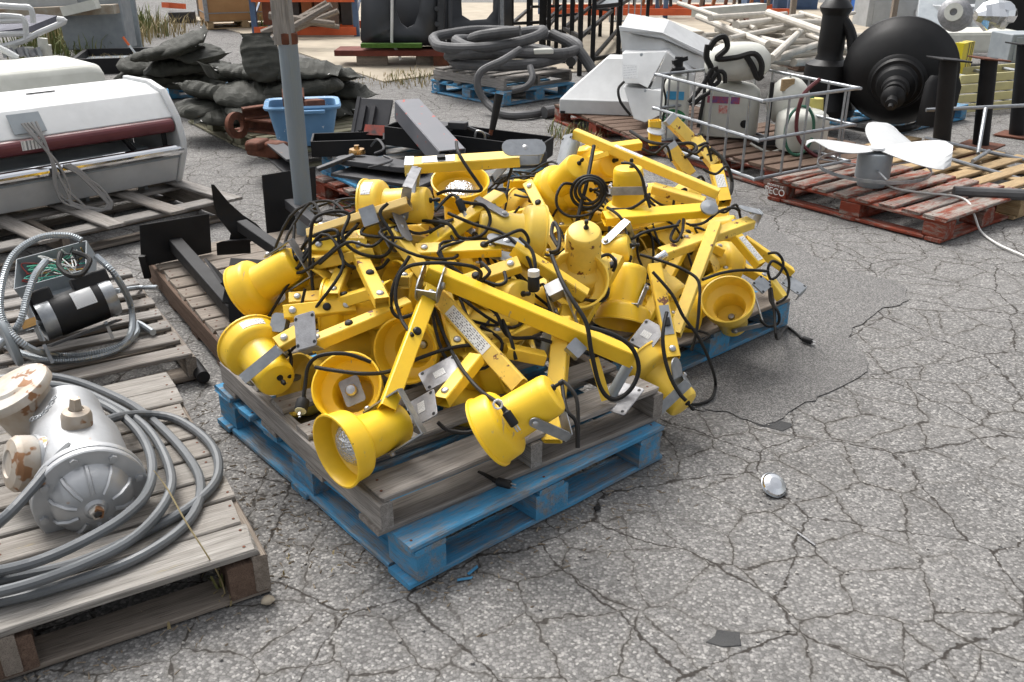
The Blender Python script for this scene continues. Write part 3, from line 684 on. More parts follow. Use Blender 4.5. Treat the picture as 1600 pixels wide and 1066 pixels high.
arm(O1, AT(888, 480, 2.72), AT(868, 560, 2.60), up=camdir(.2, .2, .9), bolts=(0, 0)); head(O1, AT(903, 436, 2.86), camdir(0, .3, .92), 'empty', yoke=False)
# --- rear right heap
P1 = light('yellow dock light in the rear heap standing upright, can end up, beside the coiled cord', S(975, 290))
head(P1, AT(981, 345, 3.55), camdir(.05, -.88, -.45), 'empty', piv=camdir(1, 0, .1), back=camdir(.3, -.3, .9))
cord(P1, [AT(x, y, yy) for x, y, yy in ((972, 255, 3.5), (988, 257, 3.45), (1002, 275, 3.42), (1008, 300, 3.4), (1016, 325, 3.38))]); cord(P1, [AT(x, y, yy) for x, y, yy in ((1008, 312, 3.4), (985, 326, 3.38), (955, 327, 3.4), (950, 325, 3.4), (970, 340, 3.36), (980, 365, 3.3))])
Q1 = light('yellow dock light holding the topmost labelled arm of the rear heap', S(890, 280))
head(Q1, AT(866, 300, 3.75), camdir(-.40, -.32, -.85), 'empty', yoke=False)
arm(Q1, AT(897, 208, 3.85), AT(1122, 303, 3.62), up=camdir(.25, .85, .45), w_=.054, label=(.28, .47, 0), bolts=(0, 0))
mount(Q1, AT(882, 236, 3.8), camdir(-.75, .3, .6), cu, GALV, .06, .15, False, .06); post(Q1, AT(888, 255, 3.76), AT(899, 222, 3.80), .022); MB().bar(AT(884, 262, 3.78), AT(951, 240, 3.74), .012, .02, cu).build('stay_strap', YELW, Q1)
cc0 = AT(919, 302, 3.52); kx, ky = camdir(1, 0, .1), camdir(0, .95, .3)
coil = [cc0+kx*(math.cos(a)*(.075-.0045*a/2))+ky*(math.sin(a)*(.07-.004*a/2))+ct*(.004*a) for a in np.linspace(0, 6.28*2.7, 42)]
cord(Q1, coil, .007, 'cord_coil', sub=2)
cord(Q1, [AT(x, y, yy) for x, y, yy in ((928, 228, 3.66), (922, 260, 3.58), (916, 290, 3.5), (908, 320, 3.46), (902, 345, 3.42), (896, 365, 3.4))], .008)
cord(Q1, [AT(x, y, yy) for x, y, yy in ((895, 288, 3.52), (880, 288, 3.5), (870, 305, 3.46), (872, 325, 3.44), (890, 338, 3.42), (920, 335, 3.42), (940, 318, 3.46), (948, 300, 3.5))])
R1 = light('yellow dock light on the left flank of the rear heap, bell behind a bolted arm', S(850, 320))
head(R1, AT(853, 306, 3.78), camdir(-.78, .05, -.6), 'empty', yoke=False); arm(R1, AT(826, 288, 3.72), AT(868, 368, 3.45), up=camdir(-.3, .3, .9), grom=.42, bolts=(1, 0))
cord(R1, [AT(x, y, yy) for x, y, yy in ((838, 319, 3.62), (832, 328, 3.62), (835, 336, 3.62))]); cord(R1, [AT(x, y, yy) for x, y, yy in ((872, 385, 3.2), (862, 365, 3.3), (866, 348, 3.36), (874, 365, 3.28), (872, 390, 3.18), (860, 395, 3.15))], .008)
S1 = light('yellow dock light with a rust-spotted can end pointing at the viewer between the heaps', S(908, 420))
head(S1, AT(909, 432, 3.02), camdir(.02, -.62, -.75), 'empty', yoke=False, m=YELW)
mount(S1, AT(938, 420, 3.0), camdir(.6, .3, .7), cu, CAST, .02, .09, False, .0)
T1 = light('yellow dock light lying on its side, can end pointing right below the level arm', S(955, 385))
head(T1, AT(893, 402, 3.22), camdir(-.95, -.1, -.28), 'empty', piv=camdir(.1, .5, .8), back=camdir(.4, .85, .3))
arm(T1, AT(943, 342, 3.34), AT(1110, 328, 3.44), up=camdir(0, .7, .7), w_=.056, bolts=(0, 0)); MB().lathe([(0, .012), (.012, .010), (.034, .006), (.036, 0)], xf(AT(1108, 325, 3.40), camdir(.1, .45, .9)), 18).build('hinge_washer', GALV, T1)
cord(T1, [AT(x, y, yy) for x, y, yy in ((950, 325, 3.36), (968, 338, 3.30), (980, 360, 3.26), (984, 374, 3.22), (1010, 362, 3.25), (1060, 352, 3.3))])
U1 = light('yellow dock light with the large smooth can standing cup-down in the rear heap front', S(985, 455))
head(U1, AT(971, 508, 3.0), camdir(-.18, -.95, .18), 'empty', piv=camdir(.9, -.2, .4), back=camdir(.6, -.4, .65))
arm(U1, AT(966, 402, 3.06), AT(903, 512, 2.86), up=camdir(-.4, .15, .9), grom=.16, bolts=(1, 0)); cord(U1, [AT(x, y, yy) for x, y, yy in ((958, 424, 2.98), (962, 410, 2.98), (950, 398, 3.0), (935, 408, 2.98), (945, 440, 2.92), (950, 458, 2.88), (938, 470, 2.86), (905, 465, 2.86), (885, 440, 2.8))])
V1 = light('yellow dock light tipped off the pallet corner with a switch on its arm', S(1040, 590))
cV = AT(1003, 562, 2.86); head(V1, cV, camdir(-.58, .68, -.42), 'empty', piv=camdir(.7, .6, .2), back=camdir(.55, .5, .6))
arm(V1, AT(1022, 415, 3.02), AT(1052, 560, 2.76), up=camdir(0, .25, .95), sw=.62, bolts=(0, 1)); mount(V1, AT(1012, 525, 2.84), camdir(-.3, .45, .85), camdir(.5, .8, 0), CAST, .085, .105, True, .03)
MB().prism(stadium(.06, .07, 8), .004, xf(AT(1056, 575, 2.72), camdir(.8, .1, .6), camdir(.2, -.9, 0))).build('hinge_bracket', GALV, V1)
cord(V1, [AT(x, y, yy) for x, y, yy in ((1042, 488, 2.80), (1036, 520, 2.74), (1038, 555, 2.70), (1048, 590, 2.66), (1062, 615, 2.63), (1072, 626, 2.62))], .0065)
cord(V1, [AT(1020, 425, 2.95), AT(1050, 460, 2.9), AT(1068, 495, 2.86), AT(1090, 525, 2.85), AT(1108, 562, 2.88), G(1118, 598, .02), G(1112, 622, .008), G(1094, 631, .007), G(1078, 632, .012)])
W1 = light('yellow dock light with empty cup open upwards on the far right of the rear pallet', S(1137, 467))
head(W1, AT(1137, 467, 3.30), camdir(-.30, .45, .84), 'empty', piv=camdir(.2, -.95, .2), back=camdir(.9, .1, .2))
mount(W1, AT(1190, 445, 3.32), camdir(.3, .5, .8), camdir(.6, .6, 0), GALV, .06, .07, False, 0)
cord(W1, [AT(x, y, yy) for x, y, yy in ((1000, 398, 3.1), (1040, 410, 3.06), (1075, 425, 3.02), (1092, 442, 2.98), (1092, 480, 2.92), (1088, 520, 2.88), (1080, 548, 2.86))]); cord(W1, [AT(x, y, yy) for x, y, yy in ((1098, 437, 3.05), (1130, 426, 3.14), (1165, 422, 3.2), (1200, 424, 3.26))])
X1 = light('yellow dock light with two long arms forming a leaning A in the rear heap', S(1090, 430))
arm(X1, AT(1118, 350, 3.34), AT(1054, 522, 2.98), up=camdir(-.3, .2, .9), bolts=(0, 0)); arm(X1, AT(1033, 398, 3.20), AT(1172, 348, 3.46), up=camdir(-.1, .75, .65), w_=.052, bolts=(0, 0)); hinge(X1, AT(1168, 345, 3.48), camdir(.3, .8, .5), camdir(-.95, -.3, 0), None, .05, .06, .03)
MB().lathe([(0, -.03), (.014, -.03), (.016, -.02), (.016, .02), (.012, .025), (0, .025)], xf(AT(1033, 401, 3.17), camdir(.8, .5, .2)), 12).build('end_cap', CHROME, X1)
cord(X1, [AT(x, y, yy) for x, y, yy in ((1068, 342, 3.34), (1066, 362, 3.3), (1056, 378, 3.24), (1048, 370, 3.26), (1062, 345, 3.34))]); cord(X1, [AT(x, y, yy) for x, y, yy in ((1078, 352, 3.34), (1100, 348, 3.36), (1125, 330, 3.42), (1145, 325, 3.46), (1156, 330, 3.48))]); head(X1, sunk(1085, 455, 3.3), camdir(.9, -.1, -.2), 'empty', yoke=False)
Y1 = light('yellow dock light at the far right end with its grey plate sticking past the pallet', S(1200, 420))
arm(Y1, AT(1150, 370, 3.55), AT(1188, 415, 3.46), up=camdir(.3, .6, .7), label=(.1, .9, 0), bolts=(0, 0), m=YELW); arm(Y1, AT(1164, 376, 3.62), AT(1236, 426, 3.62), up=camdir(.3, .8, .5), bolts=(0, 0)); arm(Y1, AT(1203, 440, 3.44), AT(1222, 466, 3.40), up=camdir(.3, .8, .5), bolts=(0, 0))
mount(Y1, AT(1240, 446, 3.55), camdir(.25, .70, .66), camdir(-.4, .6, 0), GALV, .09, .09, False, .03)
cord(Y1, [AT(x, y, yy) for x, y, yy in ((1200, 396, 3.5), (1215, 396, 3.48), (1224, 412, 3.46), (1216, 430, 3.44), (1204, 436, 3.42), (1200, 420, 3.42), (1208, 408, 3.44), (1226, 420, 3.46), (1233, 442, 3.44), (1228, 465, 3.4), (1214, 474, 3.36))]); cord(Y1, [AT(x, y, yy) for x, y, yy in ((1202, 440, 3.4), (1204, 470, 3.34), (1216, 488, 3.3), (1216, 505, 3.3), (1200, 510, 3.3), (1188, 500, 3.32))]); cord(Y1, [AT(1205, 450, 3.38), AT(1210, 490, 3.3), G(1214, 530, .15), G(1228, 512, .02), G(1240, 518, .01), G(1252, 528, .01)]); plug(Y1, G(1254, 529, .016), Vector((.5, -.6, 0)))
Z1 = light('yellow dock light behind the top arm showing its round can low in the rear heap', S(935, 250))
head(Z1, AT(925, 262, 4.0), camdir(-.3, .1, -.9), 'empty', yoke=False); arm(Z1, AT(1020, 294, 3.66), AT(1100, 317, 3.58), up=camdir(.1, .8, .6), bolts=(0, 0)); arm(Z1, AT(897, 240, 3.95), AT(1000, 226, 4.05), up=camdir(.1, .8, .6), bolts=(0, 0))
back_arms = [((1023, 226, 4.25), (1023, 188, 4.25), 'yellow dock light with an open square tube pointing straight up at the far back'), ((1086, 226, 4.2), (1050, 190, 4.22), 'yellow dock light with a pale capped tube leaning left at the far back'),
             ((1078, 274, 4.0), (1050, 234, 4.05), 'yellow dock light with a bright capped tube end in front of the sprayer cage'), ((1118, 258, 4.1), (1086, 218, 4.2), 'yellow dock light with black cord wrapped on its tube near the cage corner'),
             ((1132, 318, 3.8), (1118, 262, 3.95), 'yellow dock light with worn labelled arm at the rear heap right shoulder')]
for i, (p0, p1, lb) in enumerate(back_arms):
    Q = light(lb, AT(*p0)); a, b = AT(*p0), AT(*p1); arm(Q, a, b, up=ct, bolts=(0, 0), w_=.054, h_=.05, m=YELW if i == 4 else None, label=(.35, .7, 0) if i == 4 else None)
    d = (b-a).normalized()
    if i in (1, 2): MB().box(b+d*.012, (.05, .054, .026), frame(d, ct)).build('end_cap', ZINC, Q)
    if i == 0: MB().lathe([(0, .006), (.01, .006), (.042, .003), (.045, 0)], xf(AT(1026, 205, 4.2), camdir(.1, .75, .6)), 18).build('hinge_washer', GALV, Q)
    if i == 3:
        cord(Q, [b+(a-b)*k*.12+frame(d).col[0]*.036*math.cos(k*2.1)+frame(d).col[1]*.036*math.sin(k*2.1) for k in range(7)], .007)
    cord(Q, SP([(p0[0]-20, p0[1]+6), (p0[0], p0[1]+14), (p0[0]+18, p0[1]+2), (p0[0]+26, p0[1]+26)], .04))
    head(Q, sunk(p0[0]-12+6*i, p0[1]+62, p0[2]-.12), camdir((-.9, .8, -.7, .9, .6)[i], -.1, -.3), 'empty', yoke=False)
# arcs of cord over the shoulder of the rear heap
cord(Z1, [AT(x, y, yy) for x, y, yy in ((985, 205, 4.3), (1015, 222, 4.15), (1050, 226, 4.1), (1080, 224, 4.1), (1088, 234, 4.06), (1070, 246, 4.0))], .008); cord(Z1, [AT(x, y, yy) for x, y, yy in ((1110, 232, 4.1), (1130, 250, 4.05), (1142, 275, 3.98), (1142, 300, 3.9), (1130, 314, 3.82))], .009); cord(Z1, [AT(x, y, yy) for x, y, yy in ((1052, 322, 3.6), (1056, 305, 3.62), (1072, 296, 3.64), (1066, 320, 3.6))])
# --- lights buried in the heaps
rb = random.Random(21); n_b = 0
while n_b < 30:
    s, t = (rb.uniform(.2, .86), rb.uniform(.42, 1.1)) if n_b % 2 else (rb.uniform(1.4, 2.15), rb.uniform(.5, 1.5))
    p = Vector((Nb.x, Nb.y, 0))+UU*s+VV*t; zt = Hs(p.x, p.y)-.085
    zmin = .33 if s < 1.1 else .22
    if zt < zmin: 
        if rb.random() < .85: continue
        zt = zmin
    p.z = zt-rb.uniform(0, min(.16, zt-zmin+.001)); n_b += 1
    ang = rb.uniform(0, 6.28); d = Vector((math.cos(ang), math.sin(ang), rb.uniform(-.15, .15)))
    def clampz(q):
        hz = Hs(q.x, q.y); q = q.copy()
        if hz > 0: q.z = min(max(q.z, hz-.09), hz-.03)
        q.z = max(q.z, .30 if st(q)[0] < 1.15 else .19); return q
    def inside(q):
        s_, t_ = st(q); s_ = min(max(s_, .12), .92) if s < 1.1 else min(max(s_, 1.36), 2.24); t_ = min(max(t_, .34), 1.15) if s < 1.1 else min(max(t_, .45), 1.54)
        r = Vector((Nb.x, Nb.y, q.z))+UU*s_+VV*t_; return clampz(r)
    e1 = inside(p+d*.3); e2 = inside(p-d*.25); d2 = Vector((math.cos(ang+1.2), math.sin(ang+1.2), 0)); e3 = inside(e1+d2*.45)
    if any(480 < PX(q)[0] < 705 and 495 < PX(q)[1] < 690 for q in (p, e1, e2, e3, (e1+e2)/2, (e1+e3)/2, lerp(e1, e2, .25), lerp(e1, e2, .75), lerp(e1, e3, .25), lerp(e1, e3, .75))): n_b -= 1; continue
    Q = light('yellow dock light half buried inside the '+('front' if s < 1.1 else 'rear right')+' heap with only bits showing', p, 'dock lights buried inside the '+('front' if s < 1.1 else 'rear')+' heap')
    arm(Q, e1, e2, up=Vector((0, 0, 1)), bolts=(1, 1), grom=.7)
    arm(Q, e1+Vector((0, 0, -.03)), e3, up=Vector((0, 0, 1)), bolts=(0, 1))
    hc = inside(p+d2*.14); head(Q, hc+Vector((0, 0, -.11)), Vector((d2.x, d2.y, rb.uniform(-.5, .5))), 'empty', yoke=False, m=rb.choice((YEL, YELW)))
    c0 = inside(p); pts = []
    for k in range(9):
        r_ = rb.uniform(.05, .16); q = c0+Vector((math.cos(k*1.1+ang)*r_+.02*k*d.x, math.sin(k*1.1+ang)*r_+.02*k*d.y, 0)); hz = Hs(q.x, q.y)
        q.z = max((hz if hz > 0 else .3)-rb.uniform(.0, .06), .30 if st(q)[0] < 1.15 else .17); pts.append(q)
    cord(Q, pts, .0052, sub=5)
# loose plugs and cord ends that hang between the boards
cord(N1, [G(748, 738, .16), G(762, 744, .165), G(775, 752, .165)]); plug(N1, G(776, 752, .166), Vector((.6, -.3, 0)))
# ---------------------------------------------------------------- left side
def UV2(a): return Vector((math.cos(a), math.sin(a), 0)), Vector((-math.sin(a), math.cos(a), 0))
# hydrant pallet
ya = R_(30.4); u1, v1 = UV2(ya)
pallet('hydrant_pallet', 'weathered grey pallet with yellow stained boards at the lower left, under the silver hydrant', Vector((-.637, 1.927, 0))-u1*1.22, ya, ls=1.22, ll=1.2, h=.15, kind='stringer', nb=9, bw=.118, lead=.14, top=W_YEL, side=W_BROWN, th=.022)
for k, (px, py) in enumerate(((378, 885), (95, 985))):
    pass
def chunk(parent, c, size, yaw, m, name='block'): return board(name, m, parent, c, size, YAW(yaw), seg=2, jit=.003)
hp = [o for o in COL.objects if o.name == 'hydrant_pallet'][0]
for s in (.055, .61): chunk(hp, Vector((-.637, 1.927, .064))-u1*s+v1*.06, (.115, .10, .10), ya+math.pi/2, W_DARK)
def hydrant():
    base = G(120, 800, .15); t = thing('fire_hydrant', 'silver fire hydrant with rusty caps lying on the yellow stained pallet', 'hydrant', base)
    ax = camdir(.52, -.38, .76); c = AT(150, 795, 2.0)
    T = xf(c, ax)
    o = MB().lathe([(0, .012), (.022, .012), (.03, .004), (.045, .002), (.07, -.006), (.095, -.028), (.103, -.05), (.105, -.052), (.142, -.054), (.145, -.058), (.145, -.074), (.142, -.078), (.11, -.08)], T, 48).build('bonnet', SILVER, t, 30)
    for k in range(10):
        a = 2*math.pi*k/10; x = Vector((math.cos(a), math.sin(a), 0))
        MB().tube([T @ (x*r+Vector((0, 0, z))) for r, z in ((.046, .003), (.07, -.003), (.096, -.026), (.104, -.048))], .0065, 6).build('rib', SILVER, o)
    for k in range(8):
        a = 2*math.pi*k/8+.2; MB().lathe([(0, .010), (.011, .009), (.012, 0)], xf(T @ Vector((.125*math.cos(a), .125*math.sin(a), -.054)), ax), 6).build('bolt', SILVER, o)
    MB().lathe([(.012, .03), (.018, .03), (.02, .012)], T, 5).build('operating_nut', RUSTSILVER, o)
    MB().lathe([(.11, -.08), (.145, -.08), (.147, -.084), (.147, -.098), (.142, -.102), (.118, -.106), (.118, -.16), (.125, -.2), (.125, -.34), (.11, -.40), (.105, -.46), (.105, -.55)], T, 40).build('barrel', SILVER, t, 30)
    bc = T @ Vector((0, 0, -.26))
    def outlet(d, ln, r, name='cap', nut=True, m=RUSTSILVER):
        d = Vector(d).normalized(); Tt = xf(bc, d)
        n_ = MB().lathe([(r*1.25, .06), (r*1.0, .115), (r*1.0, ln), (r*1.12, ln+.002), (r*1.12, ln+.012), (r*.98, ln+.014)], Tt, 28).build('nozzle', SILVER, t, 30)
        q = MB().lathe([(r*1.06, ln+.012), (r*1.1, ln+.02), (r*1.1, ln+.055), (r*.95, ln+.068), (r*.55, ln+.075), (r*.5, ln+.07), (0, ln+.07)], Tt, 28).build(name, m, n_, 30)
        if nut: MB().lathe([(0, ln+.108), (.014, ln+.108), (.019, ln+.07)], Tt, 5).build('cap_nut', RUSTSILVER, n_, 20)
        return Tt, ln
    outlet(camdir(.12, .90, .40), .095, .037)
    outlet(camdir(-.70, .05, .70), .115, .07, nut=False)
    outlet(camdir(-.35, -.8, .45), .10, .04)
    T2 = xf(AT(20, 610, 2.42), camdir(-.3, .75, .55))
    MB().lathe([(0, .02), (.05, .02), (.06, .012), (.112, .01), (.115, .004), (.115, -.016), (.09, -.02), (.085, -.12)], T2, 36).build('base_flange', RUSTSILVER, t, 30)
    p0, p1 = AT(85, 622, 2.14), AT(50, 655, 2.08)
    ch = MB()
    for k in range(8):
        q = lerp(p0, p1, k/7)-Vector((0, 0, math.sin(math.pi*k/7)*.012)); ch.tube([q+frame(p1-p0).col[0 if k % 2 else 1]*.0045*math.sin(a)+(p1-p0).normalized()*.008*math.cos(a) for a in np.linspace(0, 6.28, 9)[:-1]], .0016, 5, True)
    ch.build('chain', GALV, t, 0)
hydrant()
def coilz(pts, z, dz=None): return [G(p[0], p[1], p[2] if len(p) > 2 else z) for p in pts]
hb = tag(MB().tube(smooth_path(coilz([(-60, 935), (0, 907), (120, 880), (225, 832), (300, 790), (340, 745), (330, 695), (275, 655), (212, 648, .2), (155, 662, .3), (95, 712, .33), (40, 775, .30), (0, 815, .27), (-50, 850, .2), (-120, 850), (-160, 790), (-140, 700), (-80, 640), (0, 592), (95, 590), (185, 622), (240, 658), (292, 712), (314, 760), (294, 815), (222, 868), (120, 908), (0, 940), (-80, 945), (-190, 890), (-210, 780), (-150, 670), (-60, 610, .21), (30, 600, .2), (110, 606, .2), (180, 636, .2), (232, 672, .2), (264, 730, .2), (262, 778, .2), (212, 838, .2), (120, 886, .2), (0, 925, .2), (-90, 930), (-170, 850), (-170, 740), (-90, 640, .24), (0, 622, .24), (90, 612, .23), (160, 632, .23), (210, 668, .23), (236, 715, .23), (232, 765, .23), (196, 806, .23), (130, 846, .23), (50, 880, .23), (-40, 900)], .166), 5), .0138, 10).build('hose_coil', CONDUIT, None, 0), 'smooth grey hose coiled loosely around the silver hydrant', 'hose')
# motor pallet
yb = R_(33); u2, v2 = UV2(yb)
pallet('motor_pallet', 'grey pallet with wide gaps between boards carrying the electric motor', Vector((-1.225, 3.19, 0))-u2*1.2, yb, ls=1.2, ll=1.15, h=.12, kind='stringer', nb=8, bw=.085, lead=.09, top=W_GREY, side=W_BROWN, th=.018)
def motor():
    base = G(120, 520, .12); t = thing('electric_motor', 'black electric motor with white nameplate on a steel bracket, beside the wired box', 'motor', base)
    a, b = AT(84, 496, 3.12), AT(178, 462, 3.26); d = (b-a).normalized(); T = xf(a, d); ln = (b-a).length; r = .074
    MB().lathe([(0, .028), (.03, .028), (.034, .02), (r*.94, .012), (r, 0), (r, .05)], xf(a, -d), 32).build('end_bell', GALV, t, 30)
    MB().lathe([(r, .0), (r+.002, .005), (r+.002, ln-.05), (r, ln-.045)], T, 36).build('motor_body', BLKPL, t, 30)
    MB().lathe([(r*1.0, ln-.05), (r*1.0, ln-.015), (r*.95, ln), (0, ln+.004)], T, 32).build('end_bell', GALV, t, 30)
    mb = MB(); X = frame(d, camdir(0, .25, .95)).col[0]; Y = d.cross(X)
    for i in range(9):
        q = -.45+.95*i/8
        for z in (.075, ln-.075): mb.v.append(a+d*z+(X*math.cos(q)+Y*math.sin(q))*(r+.0035))
    for i in range(8): mb.f.append((2*i, 2*i+1, 2*i+3, 2*i+2))
    o = mb.build('nameplate', print_mat('nameplate_print', (.72, .73, .73), (.25, .25, .26), 16, 60), t)
    MB().box((a+b)/2+cu*.088+d*.02, (.06, .075, .13), frame(d, cu)).build('capacitor_cover', BLKPL, t, 30, .008)
    MB().box(a+d*-.02+camdir(-.2, .7, .1)*.07, (.09, .07, .08), frame(d, cu)).build('terminal_box', BLKPL, t, 30, .008)
    MB().box((a+b)/2-cu*.100-Vector((0, 0, .0)), (.006, .16, ln*1.15), frame(d, cu)).build('base_plate', BLKSTEEL, t, 30)
    for s in (0.0, 1.0): MB().box(lerp(a, b, s)-cu*.135+camdir(0, 0, .6)*.04, (.075, .006, .012), frame(d, cu)).build('bracket_leg', GALV, t)
    MB().box(a+camdir(-.4, -.1, .3)*.07, (.16, .14, .006), frame(d, cu)).build('bracket_plate', GALV, t)
    MB().tube([a-d*.0, a-d*.17], .011, 10).build('shaft', GALV, t)
    MB().lathe([(0, -.012), (.10, -.012), (.105, -.006), (.105, .006), (.10, .012), (0, .012)], xf(a-d*.16-cu*.02, d), 36).build('flywheel', GREYP, t, 30)
    for k in range(4): MB().box(a-d*.06+camdir(0, .05-.035*k, .5)*.08+cr*.012, (.014, .014, .045), frame(d, cu)).build('brass_terminal', mat('brass', (.55, .32, .12), None, .3, .9) if k == 0 else bpy.data.materials['brass'], t)
    # grey box with wires
    bx = thing('wired_control_box', 'open grey steel box full of coloured wires behind the electric motor', 'electrical box', G(100, 470, .12))
    c = AT(88, 425, 3.45); ax = camdir(.95, .28, -.1); Fm = frame(camdir(-.1, .62, .78), ax); X, Y, Z = Fm.col
    W_, H_, D_2 = .28, .17, .09
    mb = MB(); mb.box(c-Z*D_2/2, (W_, H_, .003), Fm)
    for sx in (-1, 1): mb.box(c+X*sx*W_/2, (.003, H_, D_2), Fm)
    for sy in (-1, 1): mb.box(c+Y*sy*H_/2, (W_, .003, D_2), Fm)
    mb.build('box_shell', GREYP, bx)
    MB().box(c-Y*(H_/2+.09)-Z*.02, (W_*.9, .18, .004), Fm).build('box_lid', GREYP, bx, 30)
    cols = [(.05, .35, .22), (.6, .6, .57), (.02, .02, .02), (.45, .28, .06), (.05, .4, .3), (.7, .7, .68), (.3, .04, .03)]
    wm = [mat('wire_insulation', k, None, .45) for k in cols]; rw = random.Random(4)
    for k in range(16):
        p = [c+X*rw.uniform(-.12, .12)+Y*rw.uniform(-.07, .07)+Z*rw.uniform(-.02, .06) for _ in range(5)]
        MB().tube(smooth_path(p, 5), .0026, 5).build('wire', wm[k % 7], bx, 0)
motor()
FLEX = mat('flexible_steel_conduit', (.42, .45, .47), (.33, .36, .38), .35, .7)
def flex(pts, r, m=FLEX, pitch=.0085):
    pp = smooth_path(pts, 8); out = [pp[0]]; acc = 0
    seg = []                                     # resample evenly, ribbed radius
    L = [0]
    for i in range(1, len(pp)): L.append(L[-1]+(pp[i]-pp[i-1]).length)
    n = int(L[-1]/(pitch/2)); j = 0; q = []
    for k in range(n):
        s = L[-1]*k/n
        while j < len(L)-2 and L[j+1] < s: j += 1
        f = (s-L[j])/max(L[j+1]-L[j], 1e-9); q.append(lerp(pp[j], pp[j+1], f))
    return MB().tube(q, [r*(1.0 if k % 2 else .82) for k in range(len(q))], 8)
fx = thing('flexible_conduit', 'ribbed grey metal conduit looping around the electric motor', 'conduit', G(30, 530, .13))
flex([AT(128, 376, 3.3), AT(105, 368, 3.3), AT(60, 372, 3.25), AT(20, 400, 3.15), AT(2, 450, 3.05), AT(5, 500, 2.98), AT(40, 540, 2.95), G(90, 556, .14), G(150, 552, .14), G(200, 530, .15), G(205, 480, .2), AT(180, 430, 3.3), AT(150, 400, 3.35)], .0135).build('conduit_run', FLEX, fx, 0)
flex([AT(72, 408, 3.25), AT(55, 430, 3.12), AT(42, 465, 3.04), AT(28, 510, 2.98), G(-10, 545, .18), G(-60, 560, .14)], .0135).build('conduit_run', FLEX, fx, 0)
flex([G(-30, 500, .16), G(10, 540, .15), G(60, 560, .14), G(120, 562, .14), G(180, 548, .14), G(212, 522, .14), G(214, 505, .14), G(240, 520, .14)], .0135).build('conduit_run', FLEX, fx, 0)
flex([AT(182, 455, 3.4), G(215, 450, .14), G(247, 449, .14)], .011).build('conduit_run', FLEX, fx, 0)
cord(fx, [AT(95, 395, 3.3), AT(92, 415, 3.22), AT(108, 430, 3.16), AT(128, 428, 3.18), AT(140, 405, 3.25), AT(115, 394, 3.3)], .010)
